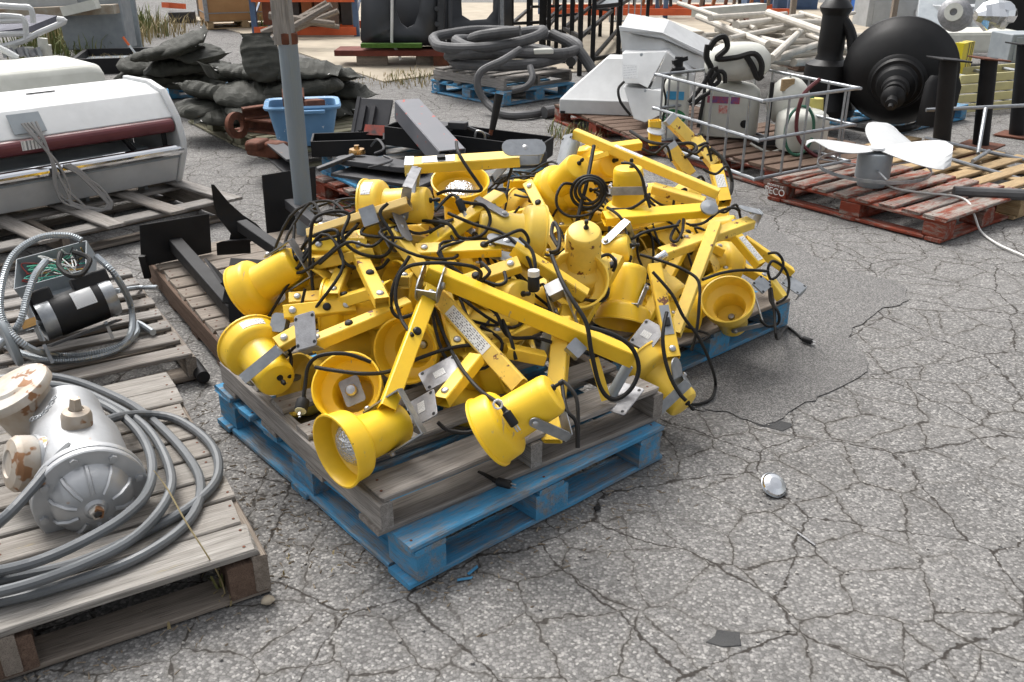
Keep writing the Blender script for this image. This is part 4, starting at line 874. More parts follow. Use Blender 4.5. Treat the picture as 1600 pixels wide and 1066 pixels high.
# white shells with maroon and chrome trim
MAROON = mat('maroon_vinyl', (.13, .025, .03), (.10, .018, .022), .38, dirt=.06)
def shell():
    d = (G(282, 232, .38)-G(0, 280, .38)); d.z = 0; d.normalize(); n = Vector((d.y, -d.x, 0))      # n towards the viewer
    E = G(284, 234, .38)-n*.235; E.z = 0
    P = lambda l, f, z: E-d*l+n*f+Vector((0, 0, .165+(z-.165)*.92)); Lg = 1.9
    t = thing('white_fibreglass_unit', 'white fibreglass unit with maroon roll and chrome bumper on a grey pallet', 'equipment', P(.9, 0, .15))
    def sweep(prof, l0, l1, name, m, th=.012, bev=.006):
        rings = [[P(l, f, z) for f, z in prof] for l in (l0, l1)]
        return MB().loft(rings).build(name, m, t, 40, bev)
    sweep([(-.42, .72), (-.36, .80), (-.05, .80), (.10, .76), (.215, .615), (.20, .60), (.085, .735), (-.05, .775), (-.34, .775), (-.40, .71)], .0, Lg, 'upper_hood', WHITE)
    sweep([(-.42, .70), (-.38, .31), (.12, .175), (.15, .18), (.24, .37), (.225, .385), (.12, .205), (-.36, .33), (-.40, .70)], .02, Lg, 'lower_tub', WHITE)
    MB().tube([P(l, .205+.012*math.sin(l*9)*0, .565) for l in np.linspace(.03, Lg, 12)], .043, 18).build('maroon_roll', MAROON, t, 0)
    MB().tube([P(.0, .235, .405), P(Lg, .235, .405)], .037, 18).build('chrome_bumper', CHROME, t, 0)
    MB().bar(P(0, .232, .36), P(Lg, .232, .36), .02, .012).build('bumper_trim', GREYP, t)
    # end cap panel, rounded
    prof = [(-.42, .70), (-.37, .82), (-.05, .825), (.11, .785), (.235, .62), (.275, .47), (.268, .385), (.15, .165), (-.36, .30)]
    MB().loft([[P(l, f*k+(-.07)*(1-k), z*k+.5*(1-k)) for f, z in prof] for l, k in ((.02, 1.), (-.012, 1.), (-.03, .95))]).build('end_panel', WHITE, t, 25, .006)
    MB().bar(P(.25, .17, .40), P(.33, .17, .53), .05, .02).build('inner_strut', BLACK, t); MB().bar(P(.08, .19, .42), P(.08, .19, .53), .03, .02).build('inner_strut', BLACK, t)
    MB().box(P(1.0, -.05, .41), (1.7, .3, .02), frame(Vector((0, 0, 1)), d)).build('inner_deck', GREYP, t)
    for l in (.42, 1.3): MB().bar(P(l*.42, .0, .0), P(l*.42, .0, .24), .10, .02, d).build('foot', GREYP, t)
    MB().box(P(.84, .175, .692), (.17, .12, .006), frame(Vector((n.x*.79, n.y*.79, .61)), d)).build('wiring_plate', GREYP, t)
    MB().box(P(.86, .247, .578), (.11, .05, .002), frame(n, d)).build('label_sticker', STICKER, t)
    MB().box(P(.62, -.14, .806), (.16, .012, .006), frame(Vector((0, 0, 1)), d)).build('slot', BLACK, t)
    WIRE = mat('grey_wire_bundle', (.30, .29, .28), None, .5)
    rw = random.Random(2)
    for k in range(5):
        j = lambda s: rw.uniform(-s, s)
        pts = [P(.84+j(.04), .21, .70), P(.82+j(.02), .27, .60), P(.79+j(.03), .285, .46), P(.76+j(.04), .29, .30), P(.70+j(.06), .30, .20), P(.60+j(.05), .33, .135), P(.52+j(.03), .33, .16), P(.58+j(.04), .31, .27), P(.66+j(.03), .30, .38), P(.72+j(.02), .29, .44)]
        MB().tube(smooth_path(pts, 6), .0075, 6).build('wire_bundle', WIRE, t, 0)
    # second shell behind
    t2 = thing('white_fibreglass_unit', 'plain cream white fibreglass unit behind the one with maroon trim', 'equipment', P(1, -1.1, .1))
    rings = []
    for l, k in ((-.06, .93), (-.03, .98), (.05, 1.), (1.9, 1.)):
        rings.append([P(l+.0, -.98+f*k, .12+(z*1.13-.12)*k) for f, z in ((-.34, .2), (-.37, .74), (-.33, .775), (.14, .765), (.19, .73), (.25, .36), (.22, .2), (.1, .12), (-.3, .12))])
    MB().loft(rings).build('shell_body', OFFW, t2, 30, .02)
    MB().tube(smooth_path([P(1.5, -1.42, .98), P(.8, -1.42, 1.0), P(.45, -1.38, .98), P(.3, -1.3, .88)], 6), .022, 10).build('grab_rail', WHITE, t2, 0)
    return P, d, n
SHP, SHd, SHn = shell()
yc = math.atan2(SHd.y, SHd.x); u3, v3 = UV2(yc)
Nc = SHP(1.9, .62, 0)
pallet('open_grey_pallet', 'weathered open-slatted pallet under the white unit with maroon trim', Nc, yc, ls=1.95, ll=1.1, h=.13, kind='stringer', nb=3, bw=.12, lead=.12, top=W_GREY, side=W_BROWN)
op = [o for o in COL.objects if o.name == 'open_grey_pallet'][0]
for k in range(6): board('cross_board', W_GREY, op, Nc+u3*(.1+.36*k)+v3*.5+Vector((0, 0, .139)), (1.25, .10, .017), YAW(yc+math.pi/2+.05))
# pallet with the black brackets
yd = R_(32.9); u4, v4 = UV2(yd); Nd = Vector((-1.135, 3.235, 0))
bp = pallet('bracket_pallet', 'brown pallet with close boards behind the heap, carrying black steel brackets', Nd, yd, ls=1.0, ll=1.29, h=.135, kind='stringer', nb=9, bw=.125, lead=.135, top=W_BROWN, side=W_DARK, th=.018)
def bracket1():
    t = thing('black_bracket', 'black T shaped steel bracket with a square plate at the left pallet edge', 'bracket', G(275, 430, .14))
    a, b, c, d = AT(218, 352, 4.15), AT(327, 334, 4.35), AT(331, 395, 4.32), AT(221, 418, 4.12)
    n = (b-a).cross(d-a).normalized()*.006
    MB().add([a, b, c, d]+[p+n for p in (a, b, c, d)], [(0, 1, 2, 3), (7, 6, 5, 4), (0, 4, 5, 1), (1, 5, 6, 2), (2, 6, 7, 3), (3, 7, 4, 0)]).build('plate', BLACK, t, 20, .003)
    MB().bar(AT(222, 400, 4.1), AT(231, 434, 4.12), .02, .03).build('foot_tab', BLACK, t)
    MB().bar(AT(275, 382, 4.22), AT(372, 492, 3.42), .062, .062).build('tube_arm', BLACK, t, 20, .004)
bracket1()
t = thing('black_base_plate', 'black upright steel plate between the bracket tube and the yellow bell', 'plate', G(365, 500, .14))
a, b, c, d = AT(341, 424, 3.52), AT(402, 405, 3.62), AT(404, 480, 3.5), AT(364, 505, 3.4)
MB().bar(AT(340, 424, 3.56), AT(366, 462, 3.36), .16, .01, camdir(.8, 0, .5)).build('upper_flange', BLACK, t); MB().bar(AT(368, 455, 3.36), AT(371, 502, 3.34), .055, .05).build('upright', BLACK, t, 20, .003)
MB().box(AT(385, 440, 3.52), (.16, .22, .01), frame(camdir(.1, .5, .85), cr)).build('web_plate', BLACK, t); MB().box(AT(420, 420, 3.7), (.24, .16, .008), frame(Vector((0, 0, 1)), u4)).build('rusty_plate', RUST, t)
def bracket2():
    t = thing('black_bracket', 'black bracket with a curved sweeping blade standing in the middle of the pallet', 'bracket', G(365, 405, .14))
    pts = [(331, 289, .010), (340, 318, .05), (350, 338, .085), (364, 352, .105), (374, 364, .11), (372, 374, .11), (360, 377, .11), (352, 380, .11), (353, 398, .11)]
    rings = []
    for x, y, wd in pts:
        c = AT(x, y, 4.05 if y < 376 else 3.95); r = camdir(.93, .10, -.35)
        f = camdir(.2, .2, .9)*.004
        rings.append([c-r*wd*.35+f, c+r*wd+f, c+r*wd-f, c-r*wd*.35-f])
    MB().loft(rings).build('blade', BLACK, t, 50)
    MB().bar(AT(378, 352, 4.02), AT(470, 415, 3.55), .05, .05).build('tube_arm', BLACK, t, 20, .004)
    t2 = thing('black_bracket', 'black bracket with a tall square plate standing behind the leaning pole', 'bracket', G(450, 375, .14))
    q = [AT(409, 274, 4.75), AT(493, 260, 4.95), AT(497, 356, 4.85), AT(418, 375, 4.68)]; n = (q[1]-q[0]).cross(q[3]-q[0]).normalized()*.006
    MB().add(q+[p+n for p in q], [(0, 1, 2, 3), (7, 6, 5, 4), (0, 4, 5, 1), (1, 5, 6, 2), (2, 6, 7, 3), (3, 7, 4, 0)]).build('plate', BLACK, t2, 20, .003)
    MB().bar(AT(452, 318, 4.75), AT(520, 372, 4.1), .05, .05).build('tube_arm', BLKSTEEL, t2, 20, .004)
bracket2()
tag(MB().tube([G(302, 568, .03), G(318, 590, .03)], .026, 12).build('black_tube_offcut', BLACK), 'short black round tube lying on asphalt between two pallets', 'tube')
# the pole
POLE = mat('pole_grey_blue_paint', (.26, .30, .33), (.21, .25, .28), .45, .2, scale=9, dirt=.12, stretch=(1, 1, .15))
pb = G(482, 402); t = thing('grey_pole', 'grey round steel pole standing behind the heap, wooden post clamped on top', 'pole', pb)
pz = AT(448, 52, pb.y).z
MB().tube([pb, pb+Vector((0, 0, pz))], .0475, 24).build('pole_pipe', POLE, t, 0)
board('timber_post', W_GREY, t, pb+Vector((-.012, 0, pz+.70)), (1.5, .095, .085), Matrix.Rotation(-math.pi/2, 3, 'Y'))
MB().lathe([(.0485, pz-.05), (.0505, pz-.045), (.0505, pz), (.046, pz+.004)], Matrix.Translation(pb), 24).build('rust_collar', RUST, t); MB().lathe([(.11, 0), (.11, .012), (.06, .03), (.05, .03)], Matrix.Translation(pb), 24).build('foot_flange', POLE, t)
# sandbags
BAG = mat('dark_olive_sandbag_cloth', (.040, .041, .032), (.028, .029, .023), .8, scale=9, dirt=.16, bump=.35, bscale=260)
def sandbag(c, l, w_, h, yaw, tilt, seed, label, grp, fold=0.):
    rn = random.Random(seed); R = YAW(yaw) @ Matrix.Rotation(tilt, 3, 'Y') @ Matrix.Rotation(rn.uniform(-.2, .2), 3, 'X'); mb = MB(); nu, nv = 34, 26
    off = Vector((seed*3.1, seed*1.7, 0))
    for i in range(nu+1):
        x = -1+2*i/nu; e = max(1-abs(x)**3.4, 0)**.55
        flat = max(0, (x-.72)/.28)                                  # sewn, flattened mouth
        for k in range(nv):
            a = 2*math.pi*k/nv; cy, cz = math.cos(a), math.sin(a); cy = math.copysign(abs(cy)**.7, cy)
            yy = cy*w_/2*(e*(1-flat)+flat*.86); zz = cz*h/2*(e**1.2*(1-flat)+flat*.05)
            p = Vector((x*l/2, yy, zz)); q = mnoise.noise(p*9+off)*.5+mnoise.noise(Vector((p.x*26, p.y*9, p.z*9))+off)*.45
            rd = (.5-abs(mnoise.noise(p*7+off*2)))+(.4-abs(mnoise.noise(Vector((p.x*17, p.y*11, 0))+off)))*.6; p.z += (q*.20+rd*.12)*h*(1-.4*flat)+fold*flat*.07; p.y += q*w_*.06
            if p.z < 0: p.z *= .75
            mb.v.append(Vector(c)+R @ p)
    for i in range(nu):
        for k in range(nv): l_ = (k+1) % nv; mb.f.append((i*nv+k, i*nv+l_, (i+1)*nv+l_, (i+1)*nv+k))
    mb.f.append(tuple(reversed(range(nv)))); mb.f.append(tuple(nu*nv+k for k in range(nv)))
    t = thing('sandbag', label, 'sandbag', Vector(c)-Vector((0, 0, h/2)), grp)
    o = mb.build('bag', BAG, t, 0)
    if seed % 3 != 1:
        pts = [Vector(c)+R @ Vector((l*.40+.012*math.sin(k*1.3), -w_*.40+w_*.80*k/7, h*.10+fold*.03)) for k in range(8)]; MB().tube(smooth_path(pts, 3), .0035, 5).build('stitching', STICKERW, o, 0)
    return t
ye = R_(37); u5, v5 = UV2(ye); Ne = G(455, 268)
pallet('sandbag_pallet', 'long greenish wooden pallet holding the nearer pile of dark sandbags', Ne, ye, ls=1.1, ll=1.15, h=.14, nb=8, top=W_GREEN, side=W_GREEN)
pallet('sandbag_pallet', 'mossy wooden pallet end to end behind the greenish one under sandbags', Ne+v5*1.17, ye-.03, ls=1.1, ll=1.15, h=.14, nb=8, top=W_GREEN, side=W_GREEN)
gA = 'sandbags on the nearer pile'; gB = 'sandbags on the farther pile'
def place_bags(specs, grp, lab):
    for i, (px, py, z, l, w_, h, yw, tl, fd) in enumerate(specs):
        sandbag(G(px, py, z), l*1.18, w_*1.2, h*.9, R_(yw), tl, i+3+len(specs), lab[i] if isinstance(lab, list) else lab, grp, fd)
place_bags([(318, 172, .24, .52, .40, .17, 120, 0, 0), (365, 178, .22, .55, .42, .16, 200, 0, 0), (420, 178, .24, .6, .42, .17, 40, .1, 0), (480, 172, .22, .6, .42, .17, 20, 0, 0), (530, 165, .2, .5, .4, .16, -20, .12, 0), (345, 148, .36, .55, .42, .17, 160, -.1, .5),
            (410, 148, .38, .68, .46, .2, 10, 0, 0), (470, 142, .40, .62, .46, .2, 195, .1, 0), (525, 138, .34, .56, .42, .17, -15, .2, 0), (400, 118, .50, .55, .4, .15, 170, -.1, .8), (455, 112, .55, .68, .44, .16, 5, 0, 0), (505, 112, .50, .55, .4, .15, -10, .15, 0), (408, 92, .68, .34, .26, .12, 120, -1.1, .3), (370, 122, .46, .5, .4, .14, 215, -.25, .9)], gA,
           ['dark olive sandbag at the near pile left foot, over the pallet edge', 'dark olive sandbag low in the near pile, above the rusty channel', 'dark olive sandbag low in the near pile, left of the pole', 'dark olive sandbag low behind the blue tub', 'dark olive sandbag low at the right end of the near pile', 'dark olive sandbag with an open flap on the left of the near pile',
            'large dark olive sandbag in the middle row of the near pile, left of the pole', 'dark olive sandbag in the middle row right behind the pole', 'dark olive sandbag in the middle row at the right end', 'dark olive sandbag near the top with white stitched mouth left of the pole', 'dark olive sandbag lying flat on top, crossing behind the pole', 'dark olive sandbag on top with its pointed corner to the right', 'dark olive sandbag standing upright on the top of the near pile', 'dark olive sandbag with ragged mouth between the two piles'])
yf = R_(20); u6, v6 = UV2(yf)
pallet('sandbag_pallet', 'blue pallet under the farther pile of dark sandbags', G(262, 155), yf, ls=1.2, ll=1.0, h=.14, nb=7, top=W_BLUE, side=W_BLUE)
place_bags([(225, 122, .24, .6, .45, .18, 100, 0, 0), (262, 126, .24, .6, .45, .18, 30, 0, 0), (305, 126, .24, .6, .42, .18, 170, 0, 0), (240, 102, .38, .6, .45, .18, 20, 0, 0), (285, 104, .40, .62, .45, .18, 200, .1, 0), (325, 108, .34, .5, .4, .16, 150, -.1, .6), (262, 84, .54, .6, .45, .16, 15, -.15, 0), (300, 82, .54, .55, .42, .14, -30, .2, .7), (285, 68, .64, .45, .36, .1, 20, -.3, 1.)], gB,
           ['dark sandbag at the far pile left foot by the black tray', 'dark sandbag at the far pile front foot above the blue block', 'dark sandbag at the far pile right foot', 'dark sandbag in the far pile middle row on the left', 'plump dark sandbag in the far pile middle row on the right', 'dark sandbag with tied mouth on the right shoulder of the far pile', 'dark sandbag near the top of the far pile on the left', 'dark sandbag near the top of the far pile with white seam', 'folded empty sandbag peaked on top of the far pile'])
# black tray with marker stick
t = thing('black_tray', 'shallow black framed tray on the ground beside the far sandbags', 'tray', G(205, 100)); c = G(210, 92, .1); Fm = YAW(R_(15))
for sx, sy, lx, ly in ((0, -.55, 1.3, .05), (0, .55, 1.3, .05), (-.65, 0, .05, 1.1), (.65, 0, .05, 1.1)): MB().box(c+Fm @ Vector((sx, sy, -.02)), (lx, ly, .2), Fm).build('tray_side', BLACK, t, 20)
MB().box(c+Vector((0, 0, -.02)), (1.28, 1.08, .02), Fm).build('tray_floor', GREYP, t)
t = thing('marker_stick', 'white marker stick with an orange tip leaning on the black tray', 'stick', G(218, 92, .1)); a, b = G(218, 92, .1), AT(192, 58, G(218, 92, .1).y)
MB().tube([a, lerp(a, b, .62)], .014, 8).build('stick', WHITE, t); MB().tube([lerp(a, b, .62), b], .016, 8).build('tip', mat('safety_orange', (.75, .14, .03), None, .5), t)
# ---------------------------------------------------------------- middle distance
def ybox(o, name, m, parent, c, size, yaw=0, bev=.004, tilt=None):
    R = YAW(yaw)
    if tilt: R = R @ tilt
    return MB().box(c, size, R).build(name, m, parent, 30, bev)
def text_mesh(body, size, m, parent, loc, R, name='lettering', ext=.0012):
    cu_ = bpy.data.curves.new('lettering', 'FONT'); cu_.body = body; cu_.size = size; cu_.extrude = ext; cu_.align_x = 'CENTER'; cu_.align_y = 'CENTER'
    tmp = bpy.data.objects.new('tmp', cu_); me = bpy.data.meshes.new_from_object(tmp); bpy.data.objects.remove(tmp); bpy.data.curves.remove(cu_)
    me.name = name; o = bpy.data.objects.new(name, me); COL.objects.link(o); me.materials.clear(); me.materials.append(m)
    o.parent = parent; o.location = Vector(loc)-wloc(parent); o.rotation_euler = R.to_euler(); return o
# blue tub, rusty iron
t = thing('blue_tub', 'paint-splashed blue plastic tub holding rusty blocks, behind the pole', 'tub', G(478, 222, .15))
TUB = mat('pale_blue_plastic', (.14, .30, .50), (.11, .25, .43), .45, spot=(.7, .72, .72), spot_t=.66, spot_s=22)
c = G(478, 222, .15); Rt = YAW(R_(12))
def rr3(w_, h_, r, z): return [c+Rt @ Vector((x, y, z)) for x, y in rrect(w_, h_, r)]
MB().loft([rr3(.40, .30, .05, 0), rr3(.43, .33, .06, .1), rr3(.50, .38, .07, .27), rr3(.55, .43, .08, .272), rr3(.56, .44, .08, .288), rr3(.54, .42, .08, .302), rr3(.485, .365, .065, .292), rr3(.42, .32, .055, .1), rr3(.39, .29, .05, .02)], True, False).add(rr3(.39, .29, .05, .02), [tuple(range(20))]).build('tub_body', TUB, t, 40)
MB().box(c+Rt @ Vector((.06, -.235, .262)), (.2, .03, .025), Rt).build('handle_lip', TUB, t, 30, .006)
for i, (x, y, z, s) in enumerate(((-.06, .02, .30, .16), (.07, -.02, .26, .15), (-.02, -.06, .22, .14))):
    tag(MB().box(c+Rt @ Vector((x, y, z)), (s, s*.75, s), Rt @ Matrix.Rotation(.5+i, 3, 'X') @ Matrix.Rotation(.4*i, 3, 'Y')).build('rusty_block', RUST, None, 30, .006), ['tall rusty iron block sticking up out of the blue tub', 'reddish rusty block on the right inside the blue tub', 'rusty block half hidden low inside the blue tub'][i], 'iron block')
def chan(name, label, a, b, w_, h_, th, m=RUST, up=(0, 0, 1)):
    a, b = Vector(a), Vector(b); Fm = frame(b-a, up); X, Y, Z = Fm.col
    poly = [(h_/2, -w_/2), (h_/2, w_/2), (h_/2-th, w_/2), (h_/2-th, -w_/2+th), (-h_/2+th, -w_/2+th), (-h_/2+th, w_/2), (-h_/2, w_/2), (-h_/2, -w_/2)]
    mb = MB().prism(poly, (b-a).length, Matrix.Translation(a) @ Fm.to_4x4())
    return tag(mb.build(name, m, None, 30, .003), label, 'steel channel')
chan('rusty_channel', 'long rusty steel channel lying beside the blue tub, nearer one', G(372, 192, .25), G(440, 200, .25), .1, .1, .015)
chan('rusty_channel', 'rusty steel channel on top, running behind the blue tub', G(380, 178, .34), G(452, 168, .36), .08, .09, .015)
chan('rusty_channel', 'rusty channel with white tag in front of the blue tub by the pole', G(425, 232, .2), G(462, 262, .2), .11, .12, .016, BLKSTEEL)
t = thing('rusty_casting', 'lumpy rusty iron casting on the pallet left of the pole', 'iron casting', G(415, 232, .15)); rn = random.Random(3)
rings = []
for i in range(9):
    x = -.2+.4*i/8; r = .02+.085*math.sin(math.pi*(i+.5)/9); rings.append([G(415, 230, .22)+Vector((x, 0, 0))+Vector((0, math.cos(a), math.sin(a)))*r*rn.uniform(.8, 1.2) for a in np.linspace(0, 6.28, 11)[:-1]])
MB().box(G(418, 232, .21), (.30, .13, .11), YAW(-.5)).build('casting', RUST, t, 30, .02); MB().box(G(402, 226, .25), (.10, .2, .06), YAW(-.2)).build('casting_lug', RUST, t, 30, .015)
MB().lathe([(.05, -.02), (.1, -.02), (.1, .02), (.05, .02), (.05, -.02)], xf(G(370, 196, .26), Vector((.8, -.5, .1))), 20).build('ring', RUST, t)
# red + blue pallet stack with black machine parts
yg = R_(36); u7, v7 = UV2(yg); Lc = G(497, 237, .284); Lc.z = 0; Ng2 = Lc-v7*1.219
pallet('red_pallet', 'worn red pallet on the ground under the pale blue one with machine parts', Ng2-u7*.05-v7*.06, yg+.03, top=W_REDTOP, side=W_RED, nb=7)
pallet('pale_blue_pallet', 'pale worn blue pallet stacked on a red one, black machine parts on it', Ng2, yg, z=.1425, top=W_BLUETOP, side=W_BLUE, nb=7, bw=.12)
Zp = .285
t = thing('black_bin_tray', 'open black steel tray behind the lever plate on the pale blue pallet', 'tray', G(545, 235, Zp)); c = G(545, 225, Zp+.05)
for sx, sy, lx, ly in ((0, -.13, .46, .012), (0, .13, .46, .012), (-.23, 0, .012, .26), (.23, 0, .012, .26)): MB().box(c+YAW(.15) @ Vector((sx, sy, 0)), (lx, ly, .1), YAW(.15)).build('tray_side', BLACK, t)
MB().box(c-Vector((0, 0, .04)), (.46, .26, .01), YAW(.15)).build('tray_floor', BLACK, t)
t = thing('lever_plate', 'round-ended black steel plate with a lever and brass nut on the pale blue pallet', 'machine part', G(600, 270, Zp))
c = G(607, 262, Zp+.055); T = Matrix.Translation(c) @ (YAW(R_(-28)) @ Matrix.Rotation(-.1, 3, 'X')).to_4x4()
MB().prism(stadium(.34, .26, 12), .035, T @ Matrix.Translation((-.22, 0, 0))).build('plate', BLKSTEEL, t, 30, .006)
MB().box(c+Vector((.02, -.05, -.03)), (.62, .34, .02), YAW(R_(-28))).build('lower_plate', BLKSTEEL, t, 30, .004)
a, b = G(553, 243, Zp+.12), G(496, 265, Zp+.06); MB().bar(a, b, .045, .022).build('lever', BLKSTEEL, t, 30, .004)
MB().lathe([(0, .05), (.015, .05), (.018, .03), (.045, .028), (.05, .01), (.05, 0)], Matrix.Translation(G(558, 240, Zp+.10)), 16).build('brass_nut', bpy.data.materials['brass'], t)
MB().tube(smooth_path([G(580, 228, Zp+.1), G(590, 218, Zp+.16), G(600, 232, Zp+.14), G(585, 240, Zp+.12)], 6), .008, 6).build('linkage_rod', BLKSTEEL, t)
MB().tube(smooth_path([G(575, 262, Zp+.11), G(600, 256, Zp+.12), G(612, 250, Zp+.12), G(600, 244, Zp+.12)], 6), .007, 6).build('linkage_rod', BLKSTEEL, t)
t = thing('grey_beam', 'grey painted box beam with chipped red edges leaning on the machine parts', 'steel beam', G(700, 250, Zp))
a, b = AT(636, 170, 5.95), AT(706, 250, 5.25); Fm = frame(b-a, (0, 0, 1)); X, Y, Z = Fm.col; ln = (b-a).length
mb = MB()
BEAM = mat('grey_beam_paint', (.12, .125, .14), (.16, .16, .175), .5, .2, spot=(.42, .07, .04), spot_t=.64, spot_s=12)
mb.box(lerp(a, b, .5)+X*.06, (.008, .16, ln), Fm); mb.box(lerp(a, b, .5)+Y*.08-X*.0, (.12, .008, ln), Fm); mb.box(lerp(a, b, .5)-Y*.08-X*.0, (.12, .008, ln), Fm); mb.box(a, (.11, .15, .008), Fm)
mb.build('beam', BEAM, t, 30, .003)
t = thing('black_upright_plate', 'black ribbed steel panel standing upright behind the pale blue pallet', 'machine part', G(585, 225, Zp)); c = AT(583, 188, 6.25); R = frame(camdir(-.25, .15, .95), (0, 0, 1))
MB().box(c, (.30, .24, .02), R).build('panel', BLKSTEEL, t, 30, .004); MB().box(c+R.col[2]*.02, (.18, .03, .03), R).build('rib', BLKSTEEL, t); MB().box(c+R.col[2]*.02+R.col[1]*.07, (.18, .03, .03), R).build('rib', BLKSTEEL, t)
MB().box(c+R.col[1]*.13, (.31, .025, .03), R).build('flange', BLKSTEEL, t); MB().box(AT(600, 205, 6.1), (.07, .28, .02), R).build('red_bar', mat('chipped_red_paint', (.35, .05, .025), (.08, .06, .06), .6, scale=14), t)
t = thing('black_long_tray', 'long black steel trough lying across the far end of the pale blue pallet', 'machine part', G(730, 245, Zp)); a, b = AT(618, 205, 6.0), AT(852, 236, 5.65)
Fm = frame(b-a, (0, 0, 1)); X, Y, Z = Fm.col; ln = (b-a).length
mb = MB(); mb.box(lerp(a, b, .5)-X*.05, (.012, .3, ln), Fm)
for s in (-1, 1): mb.box(lerp(a, b, .5)+Y*s*.15, (.12, .012, ln), Fm)
for q in (a, b): mb.box(q, (.12, .3, .012), Fm)
mb.build('trough', BLACK, t, 30, .003); MB().box(lerp(a, b, .22)+X*.06, (.05, .16, .3), Fm).build('rust_band', BLKSTEEL, t, 30, .004)
t = thing('grip_lever', 'black lever with rubber grip and latch standing up from the black trough', 'lever', AT(765, 212, 5.75)); MB().tube([AT(766, 211, 5.75), AT(770, 196, 5.75)], .013, 10).build('rod', RUST, t); MB().tube([AT(769, 203, 5.75), AT(780, 147, 5.78)], [.02, .028], 12).build('rubber_grip', RUBBER, t)
MB().bar(AT(765, 212, 5.74), AT(728, 198, 5.74), .03, .015).build('arm', BLKSTEEL, t); MB().box(AT(716, 196, 5.75), (.12, .06, .045), YAW(-.3)).build('latch', BLKSTEEL, t, 30, .006); MB().tube(smooth_path([AT(742, 214, 5.7), AT(745, 205, 5.7), AT(756, 208, 5.7), AT(758, 218, 5.7)], 4), .007, 6).build('wire_loop', ZINC, t)
for i, (px, py, sz, lb) in enumerate(((825, 248, .22, 'black moulded block behind the front heap by the bracket end'), (800, 290, .3, 'flat black steel plate low behind the gap between both heaps'))):
    tag(MB().box(G(px, py, .33 if i == 0 else .31), (sz, sz*.5, .1 if i == 0 else .02), YAW(.2)).build('black_machine_part', BLKSTEEL, None, 30, .012 if i == 0 else .003), lb, 'machine part')
# hose stack
yh = R_(41); Nh = G(785, 167.6); u8, v8 = UV2(yh)
hpal = pallet('blue_pallet', 'clean blue block pallet on the ground at the bottom of the thick hose stack', Nh, yh, top=W_BLUE, side=W_BLUE, nb=7)
text_mesh('C', .085, WHITE, hpal, Nh+v8*1.13-u8*.004+Vector((0, 0, .075)), frame(-u8, -v8) @ Matrix.Rotation(0, 3, 'Z'))
pallet('grey_hose_pallet', 'grey stringer pallet between the blue pallet and the thick grey hose', Nh+u8*.06+v8*.05, yh+.04, ls=1.0, ll=1.12, h=.125, z=.143, kind='stringer', nb=6, top=W_GREY, side=W_GREY)
hc = Nh+u8*.5+v8*.55; rn = random.Random(8); pts = []
for k in range(66):
    a = k*.46; lp = a/6.283; r = .50+.13*math.sin(lp*2.4+1)+rn.uniform(-.03, .03); z = .33+.0050*k+.055*math.sin(a+lp*1.9)*min(1, lp/2)
    pts.append(hc+Vector((.16*math.sin(lp*3.1)+math.cos(a)*r*1.2, .12*math.cos(lp*2.2)+math.sin(a)*r*.95, z)))
t = thing('thick_hose_coil', 'thick dusty grey hose heaped in loops on a grey pallet', 'hose', hc+Vector((0, 0, .27)))
MB().tube(smooth_path(pts, 4), .054, 12).build('hose', HOSE, t, 0)
MB().tube(smooth_path([hc+Vector((.5, .1, .62)), hc+Vector((.75, -.1, .5)), hc+Vector((.95, -.25, .25)), hc+Vector((1.1, -.42, .06)), G(870, 172, .055), G(850, 176, .055)], 6), .054, 12).build('hose_tail', HOSE, t, 0)
MB().tube(smooth_path([AT(812, 78, 9.4), AT(785, 95, 9.1), AT(752, 112, 9.0), AT(746, 135, 8.95), AT(760, 160, 8.9), G(785, 178, .04), G(820, 180, .04), G(846, 176, .04)], 6), .037, 10).build('thin_hose', HOSE, t, 0)
MB().tube(smooth_path([AT(828, 104, 9.1), AT(832, 122, 9.0), AT(822, 136, 8.95), AT(800, 142, 8.95)], 6), .032, 10).build('thin_hose', HOSE, t, 0)
MB().box(AT(848, 80, 9.6), (.2, .12, .05), YAW(.2)).build('coupling', OFFW, t, 30, .01)
# white hoods on dark pallet
yi = R_(21); u9, v9 = UV2(yi); Ni = G(992, 246)
pallet('dark_red_pallet', 'dark reddish brown pallet under the white sheet-metal hoods', Ni, yi, ls=1.2, ll=1.62, h=.15, nb=11, bw=.13, top=W_DARK, side=W_RED)
pallet('dark_red_pallet', 'dark brown pallet under the sprayers and the grey tube cage', G(1212, 300), R_(30), ls=1.15, ll=1.3, h=.15, nb=8, bw=.12, top=W_DARK, side=W_RED)
t = thing('white_hood', 'white pyramid shaped sheet-metal hood sitting at the left of the dark pallet', 'vent hood', G(945, 176, .15)); c = G(946, 170, .152); Rh = YAW(R_(-12))
def q4(w_, d_, z, dx=0, dy=0): return [c+Rh @ Vector((x*w_/2+dx, y*d_/2+dy, z)) for x, y in ((-1, -1), (1, -1), (1, 1), (-1, 1))]
MB().loft([q4(.74, .62, 0), q4(.74, .62, .12), q4(.70, .58, .135), q4(.30, .28, .44, .14, .05), q4(.28, .26, .45, .14, .05)]).build('hood_body', WHITE, t, 20, .006)
for k in (-1, 1): MB().box(c+Rh @ Vector((k*.34, -.315, .012)), (.04, .02, .02), Rh).build('latch', BLKPL, t)
t = thing('white_hood', 'tall white folded sheet-metal hood with open wedge shapes beside the pyramid one', 'vent hood', G(1010, 205, .15))
def pan(name, pts, th=.25, m=WHITE, axis=None):
    P4 = [AT(*p) for p in pts]; n = Vector(axis) if axis else Vector((.25, 1, .05)); n = n.normalized()*th
    k = len(P4); return MB().add(P4+[p+n for p in P4], [tuple(range(k)), tuple(reversed(range(k, 2*k)))]+[(i, (i+1) % k, k+(i+1) % k, k+i) for i in range(k)]).build(name, m, t, 20, .005)
